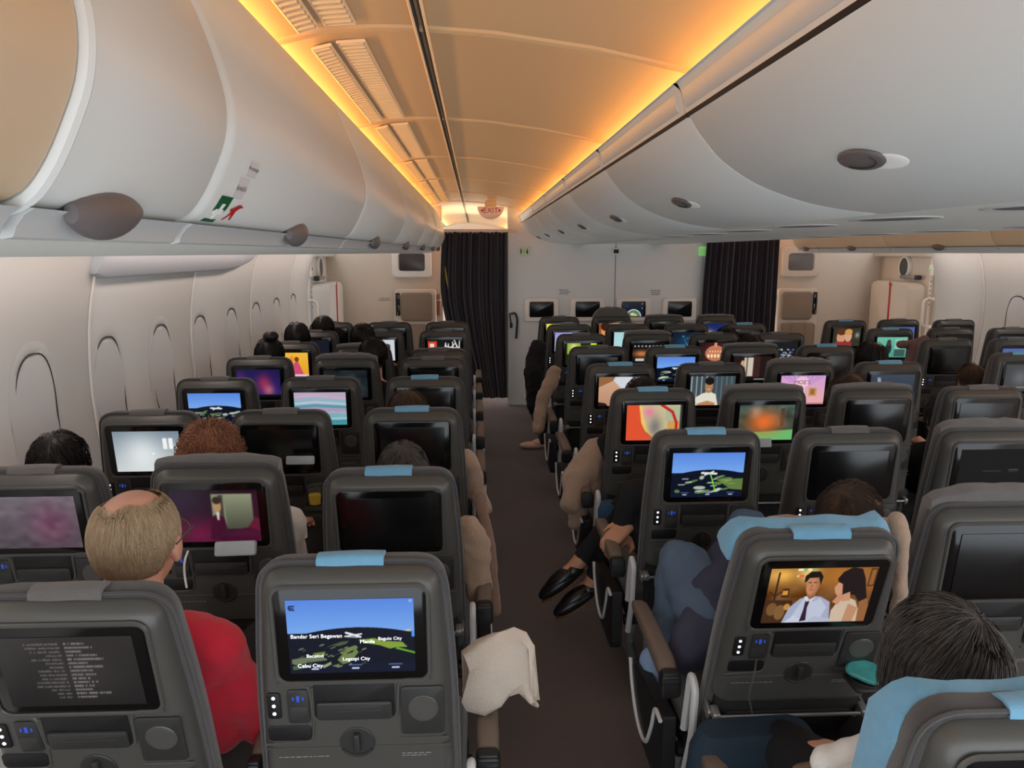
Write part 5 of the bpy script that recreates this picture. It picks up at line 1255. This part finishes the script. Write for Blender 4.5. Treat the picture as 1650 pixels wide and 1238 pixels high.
# passenger in the green-track seat: hands clasped, crossed leg and black shoe out in the aisle
def crossed():
    root = empty('person', (XC['D'], 2.93, .465)); tag(root, 'person in black with crossed legs, one slip-on shoe out in the aisle', 'person', 'seated passengers')
    inv = Matrix.Translation(-root.location); A = lambda px, py, Y: inv @ at(px, py, Y); V = lambda x, y, z: inv @ Vector((x, y, z))
    hip = V(.80, 3.01, .58); ch = V(.80, 3.0, .74); nk = V(.80, 3.03, .84); hc = V(.80, 3.08, .90); sL = V(.64, 3.0, .79); sR = V(.96, 3.0, .79)
    kL = V(.70, 3.38, .60); aL = A(950, 945, 3.36); kR = V(.74, 3.40, .68); aR = A(925, 915, 3.36); eL = V(.60, 3.06, .62); wL = A(1013, 846, 3.02); eR = V(.98, 3.10, .62); wR = A(1017, 856, 3.06)
    H, P, rot = head_parts(hc, 1, 0, 0)
    tor = lambda k: [('c', hip+Vector((-.06, 0, 0)), .11*k, ch, .125*k), ('c', hip+Vector((.06, 0, 0)), .11*k, ch, .125*k), ('c', ch, .12*k, nk, .06*k), ('c', sL, .06*k, ch, .10*k), ('c', sR, .06*k, ch, .10*k)]
    leg = lambda k, e=1.0: [('c', hip+Vector((-.07, 0, 0)), .09*k, kL, .065*k), ('c', kL, .06*k, kL+(aL-kL)*e, .042*k), ('c', hip+Vector((.07, 0, 0)), .09*k, kR, .068*k), ('c', kR, .062*k, kR+(aR-kR)*e, .040*k)]
    d = (A(880, 948, 3.34)-aR).normalized()
    remesh(H+tor(.9)+leg(.86)+arm_parts(sL, eL, wL)+arm_parts(sR, eR, wR)+hand_parts(wL, A(994, 862, 2.99)-wL, (-.3, -.5, .8), 1.05, .9, -1)+hand_parts(wR, A(995, 872, 3.02)-wR, (-.2, -.5, .8), 1.05, .9, 1)+[('c', aR, .034, aR+d*.10, .03), ('c', aL, .034, aL+Vector((-.08, .02, -.05)), .03)], M['skin_tan'], 'body', root, .0075, 2)
    o = remesh(tor(1.0)+arm_parts(sL, eL, eL+(wL-eL)*.6, 1.15)+arm_parts(sR, eR, eR+(wR-eR)*.6, 1.15), M['black_cloth'], 'shirt', root, .013, 5)
    o = remesh(leg(1.08, .86), M['black_cloth'], 'trousers', root, .012, 4); wrinkle(o, .004, 16, 3)
    for a, dd in ((aR, d), (aL, (A(905, 975, 3.33)-aL).normalized())):
        q = aR if a is aR else aL; c = q+dd*.075+Vector((0, 0, -.022)); rt = dd.to_track_quat('Y', 'Z').to_matrix()
        sh = MB(); sh.ell(c, (.045, .125, .038), 18, 12, rt); sh.ell(c-dd*.01+Vector((0, 0, .016)), (.043, .100, .038), 16, 10, rt); sh.ell(c-dd*.07+Vector((0, 0, .012)), (.041, .055, .040), 16, 10, rt); so = sh.build('shoe', M['leather'], root)
        sl = MB(); sl.ell(c+rt @ Vector((0, 0, -.026)), (.044, .128, .012), 18, 8, rt); sl.build('sole', M['sole'], so)
    hair(hc, M['hair_black'], root, 1, 300, .08, 'short', 31)
crossed()

# ------------------------------------------------------------------ blankets, bags and small things
def soft(name, label, cat, m, parts, group=None, vox=.010, amp=.014, fr=12, seed=0, sm=6):
    o = remesh(parts, m, name, None, vox, sm); wrinkle(o, amp, fr, seed); return tag(o, label, cat, group)
A = at
soft('blanket', 'beige blanket wrapped over a knee that sticks into the aisle', 'blanket', M['blanket'], [('c', A(962, 728, 3.86), .075, A(932, 772, 3.80), .085), ('c', A(932, 772, 3.80), .08, A(918, 812, 3.72), .05), ('c', A(932, 780, 3.80), .06, A(930, 840, 3.76), .05), ('c', A(955, 760, 3.85), .07, A(948, 800, 3.8), .06)], 'blankets', seed=1)
soft('blanket', 'beige blanket hanging in folds far up the centre aisle side', 'blanket', M['blanket'], [('c', A(895, 600, 5.55), .05, A(876, 640, 5.5), .055), ('c', A(876, 640, 5.5), .05, A(866, 690, 5.45), .045)], 'blankets', seed=2)
soft('blanket', 'tan blanket over the elbow beside the dark second aisle display', 'blanket', M['blanket'], [('c', A(756, 850, 2.60), .05, A(768, 900, 2.62), .060), ('c', A(768, 900, 2.62), .055, A(772, 965, 2.60), .045)], 'blankets', seed=3)
soft('blanket', 'dark brown blanket edge trailing along the aisle armrest', 'blanket', M['blanket_brown'], [('c', A(772, 800, 2.95), .026, A(790, 880, 2.80), .024), ('c', A(790, 880, 2.80), .024, A(798, 985, 2.66), .022)], 'blankets', seed=4, amp=.006)
soft('blanket', 'tan sleeve-like blanket at the third aisle seat', 'blanket', M['blanket'], [('c', A(752, 740, 3.35), .05, A(765, 790, 3.40), .055), ('c', A(765, 790, 3.4), .04, A(786, 822, 3.3), .022)], 'blankets', seed=5)
soft('jacket', 'black jacket bulging over the aisle armrest near the front wall', 'jacket', M['black_cloth'], [('c', A(866, 560, 6.6), .075, A(860, 600, 6.55), .09), ('c', A(860, 600, 6.5), .08, A(862, 660, 6.5), .06)], seed=6)
soft('jacket', 'maroon cloth hung over the side of a far block seat', 'jacket', M['maroon'], [('c', A(1450, 556, 5.9), .03, A(1490, 548, 5.85), .035), ('c', A(1478, 555, 5.86), .045, A(1466, 600, 5.8), .06)], seed=7)
o = soft('blanket', 'pale blue blanket tucked between armrest and curled passenger', 'blanket', M['paleblue'], [('c', A(1048, 1062, 2.36), .034, A(1062, 1115, 2.26), .034), ('c', A(1062, 1115, 2.26), .03, A(1068, 1155, 2.2), .02)], 'blankets', seed=8)
soft('blanket', 'beige blanket draped over the right side of the couple seat', 'blanket', M['blanket'], [('c', A(1444, 838, 1.84), .022, A(1452, 870, 1.83), .024), ('c', A(1452, 870, 1.83), .022, A(1450, 960, 1.86), .019), ('c', A(1450, 960, 1.86), .019, A(1432, 1030, 1.88), .016), ('c', A(1240, 838, 1.92), .016, A(1450, 846, 1.90), .018)], 'blankets', .008, .006, 18, 9)
# pale pillowcase corner poking into the aisle beside the flight map seat
b = MB(); rings = []
rn = random.Random(4)
for k, (px, py, hh, Y, th) in enumerate(((750, 1098, 48, 1.80, .030), (775, 1092, 60, 1.80, .036), (800, 1080, 62, 1.80, .034), (822, 1068, 54, 1.80, .026), (842, 1068, 46, 1.78, .014), (856, 1086, 46, 1.76, .009), (863, 1128, 10, 1.75, .004))):
    c = at(px, py, Y); top = at(px, py-hh, Y); hv = (top-c).length; ring = []
    for i in range(28):
        a = 2*math.pi*i/28; ring.append((c.x+.01*math.sin(3*a+k), c.y+th*math.cos(a)+.007*math.sin(5*a+k*1.7), c.z+hv*math.sin(a)+.004*math.sin(7*a+k)))
    rings.append(ring)
b.loft(rings); tag(b.build('pillow', M['pillow'], angle=60), 'pale crumpled pillowcase poking into the aisle beside the large flight map', 'pillow')
# bags
def bag(name, label, m, c, d, seed):
    root = empty('bag', (c[0], c[1], c[2]-d[2]/2)); tag(root, label, 'bag', 'bags stowed at the seat backs')
    b = MB(); rings = []
    for k in range(9):
        t = k/8; w = 1-.12*abs(2*t-1)**3-(.10 if t == 1 else 0); rings.append([(x*w+.006*math.sin(9*t+seed), y*(.55+.45*math.sin(math.pi*(.15+.7*t)))*1.0, d[2]*t+.008*math.sin(14*x+seed)) for x, y in rrect(d[0], d[1], .05, 5)])
    b.loft(rings); b.build('bag_body', m, root, angle=60)
    h = MB(); h.tube([(.02*k-.08, -d[1]*.52, d[2]*.72+.014*math.sin(k*.8)) for k in range(9)], .008, 6); h.build('handle', M['cabledark'], root)
    z = MB()
    for u in (-.02, .05): z.tube([(u, -d[1]*.53, d[2]*.60), (u+.006, -d[1]*.55, d[2]*.53), (u-.002, -d[1]*.54, d[2]*.45)], .004, 6)
    z.build('zip_pull', M['trimwhite'], root)
bag('bag', 'large dark navy bag stuffed under the couple seat display', M['bag_navy'], (.71, 1.79, .36), (.36, .11, .38), 1)
bag('bag', 'blue bag behind the clasped hands, under the orange car seat', M['bag_blue'], (.66, 3.40, .46), (.22, .12, .30), 2)
# white cloth and brown bag on the lap behind the corner seat
soft('cloth', 'white crumpled cloth at the bottom edge beside the corner seat', 'cloth', M['white_cloth'], [('c', A(1335, 1228, 1.42), .035, A(1395, 1222, 1.40), .045), ('c', A(1395, 1222, 1.40), .04, A(1400, 1265, 1.40), .06)], seed=12)
soft('handbag', 'brown leather edge at the bottom beside the white cloth', 'handbag', M['leatherbrown'], [('c', A(1290, 1248, 1.46), .025, A(1335, 1240, 1.46), .022)], amp=.002, seed=13)
# cup of juice on the drop-down holder of the third middle seat
rB, _ = SEATS['B', 3]
def flap(root, pos, m=M['shell_dark']):
    q = MB(); q.rbox(pos, (.092, .085, .010), .012, 4, 'z', .003); q.tube([(pos[0]+.036*math.cos(a), pos[1]+.036*math.sin(a), pos[2]+.006) for a in [2*math.pi*k/20 for k in range(20)]], .004, 6, True); q.build('cup_holder_flap', m, root)
cp = at(508, 814, 3.05); flap(rB, tuple(cp-rB.location-Vector((0, 0, .007))))
root = empty('cup', cp); tag(root, 'clear plastic cup of orange juice on a drop-down holder', 'cup')
cr = lambda r, z: [(r*math.cos(a), r*math.sin(a), z) for a in [2*math.pi*k/22 for k in range(22)]]
b = MB(); b.loft([cr(.024, .002), cr(.030, .075), cr(.034, .078), cr(.034, .081), cr(.029, .081), cr(.023, .006)]); b.build('cup_wall', M['clear'], root)
b = MB(); b.loft([cr(.021, .007), cr(.0245, .044)]); b.build('juice', M['juice'], root)
# teal packet on the holder of the couple seat
rD, _ = SEATS['D', 1]; tp = at(1396, 1100, 1.76); flap(rD, tuple(tp-rD.location))
b = MB(); P = round_poly([(-.048, .012), (-.030, .042), (.020, .044), (.050, .010), (.040, -.036), (.0, -.040)], .02, 4)
b.loft([[(x*s_, y*s_, z) for x, y in P] for s_, z in ((.9, .0), (1, .004), (1, .009), (.9, .013))]); o = b.build('snack_packet', M['teal'], loc=tp+Vector((-.004, 0, .019)), rot=(R(14), R(-6), 0)); tag(o, 'shiny teal packet lying on the open cup holder of the couple seat', 'packet')
# tissue pack and printed packet in the display shelves
b = MB(); b.rbox((0, 0, 0), (.12, .03, .045), .008, 3, 'y', .006); o = b.build('tissue_packet', M['tissue'], loc=at(380, 884, 2.26), rot=(R(-20), 0, R(3))); tag(o, 'pale packet lying in the shelf below the suited man picture', 'packet')
b = MB(); b.rbox((0, 0, 0), (.085, .02, .042), .006, 3, 'y', .004); o = b.build('snack_box', M['tissue'], loc=at(1228, 714, 3.478), rot=(R(-15), 0, 0)); tag(o, 'small pale packet in the shelf below the orange blur display', 'packet')
b = MB(); b.rbox((0, 0, 0), (.11, .02, .035), .006, 3, 'y', .004); o = b.build('paper_card', M['tissue'], loc=at(484, 742, 3.02), rot=(R(-15), 0, 0)); tag(o, 'pale green-white card in the shelf under the dark middle display', 'card')
# earphone leads
def lead(label, m, pts, r=.0022):
    b = MB(); b.tube(smooth_path(pts, .02, 5), r, 6); tag(b.build('earphone_lead', m), label, 'cable', 'earphone leads')
lead('white earphone lead hanging from the suited man seat', M['cable'], [A(303, 888, 2.25), A(297, 905, 2.22), A(297, 925, 2.22), A(301, 948, 2.20)], .0032)
lead('thin black earphone lead hanging below the couple display', M['cabledark'], [A(1219, 1062, 1.78), A(1216, 1085, 1.75), A(1206, 1120, 1.74), A(1212, 1150, 1.74)])
# loose slip-on shoe far up the aisle
b = MB(); c = at(858, 716, 6.8); b.ell((c.x, c.y, .035), (.12, .05, .033), 18, 10); b.ell((c.x+.05, c.y, .055), (.06, .045, .035), 16, 10); tag(b.build('shoe', M['pinkshoe']), 'pale shoe on the carpet far up the aisle', 'shoe')

#--LIGHTS
def area(name, loc, rot, sx, sy, power, rgb, spread=180):
    l = bpy.data.lights.new(name, 'AREA'); l.shape = 'RECTANGLE'; l.size = sx; l.size_y = sy; l.energy = power; l.color = rgb; l.spread = R(spread)
    o = bpy.data.objects.new(name, l); COL.objects.link(o); o.location = loc; o.rotation_euler = rot; return o
def aim(o, d): o.rotation_euler = Vector(d).to_track_quat('-Z', 'Y').to_euler()
WARM = (1.0, .47, .12)
for i, f in enumerate((lambda x: x, mir)):
    s = 1 if i == 0 else -1
    for x, h, d, pw in ((-.545, .484, (1.0*s, 0, .75), 42), (.60, .402, (-1.0*s, 0, .62), 50)):
        o = area('cove_light', (f(x), 7.0, ZC+h), (0, 0, 0), .03, 16.4, pw, WARM)
        q = Vector(d).normalized(); y = Vector((0, 1, 0)); x_ = y.cross(-q)
        o.rotation_euler = Matrix((x_, y, -q)).transposed().to_euler()
    o = area('wall_wash', (f(-1.50), 3.7, ZC+.012), (0, 0, 0), .05, 9.0, 16, (1, .82, .74))
    q = Vector((-.35*s, 0, -1)).normalized(); y = Vector((0, 1, 0)); x_ = y.cross(-q); o.rotation_euler = Matrix((x_, y, -q)).transposed().to_euler()
o = area('galley_light', (0, 10.6, 1.9), (math.pi, 0, 0), .7, 1.6, 14, (1, .80, .55))
w = bpy.data.worlds.new('world'); bpy.context.scene.world = w; w.use_nodes = True
w.node_tree.nodes['Background'].inputs['Color'].default_value = (.86, .93, 1.0, 1); w.node_tree.nodes['Background'].inputs['Strength'].default_value = 2.8
sc = bpy.context.scene
sc.view_settings.view_transform = 'Standard'; sc.view_settings.look = 'None'; sc.view_settings.exposure = 0
sc.cycles.use_fast_gi = True; sc.cycles.fast_gi_method = 'ADD'; w.light_settings.ao_factor = .29; w.light_settings.distance = 1.6
sc.cycles.use_denoising = True; sc.cycles.max_bounces = 6; sc.cycles.diffuse_bounces = 4; sc.cycles.glossy_bounces = 3; sc.cycles.caustics_reflective = False; sc.cycles.caustics_refractive = False
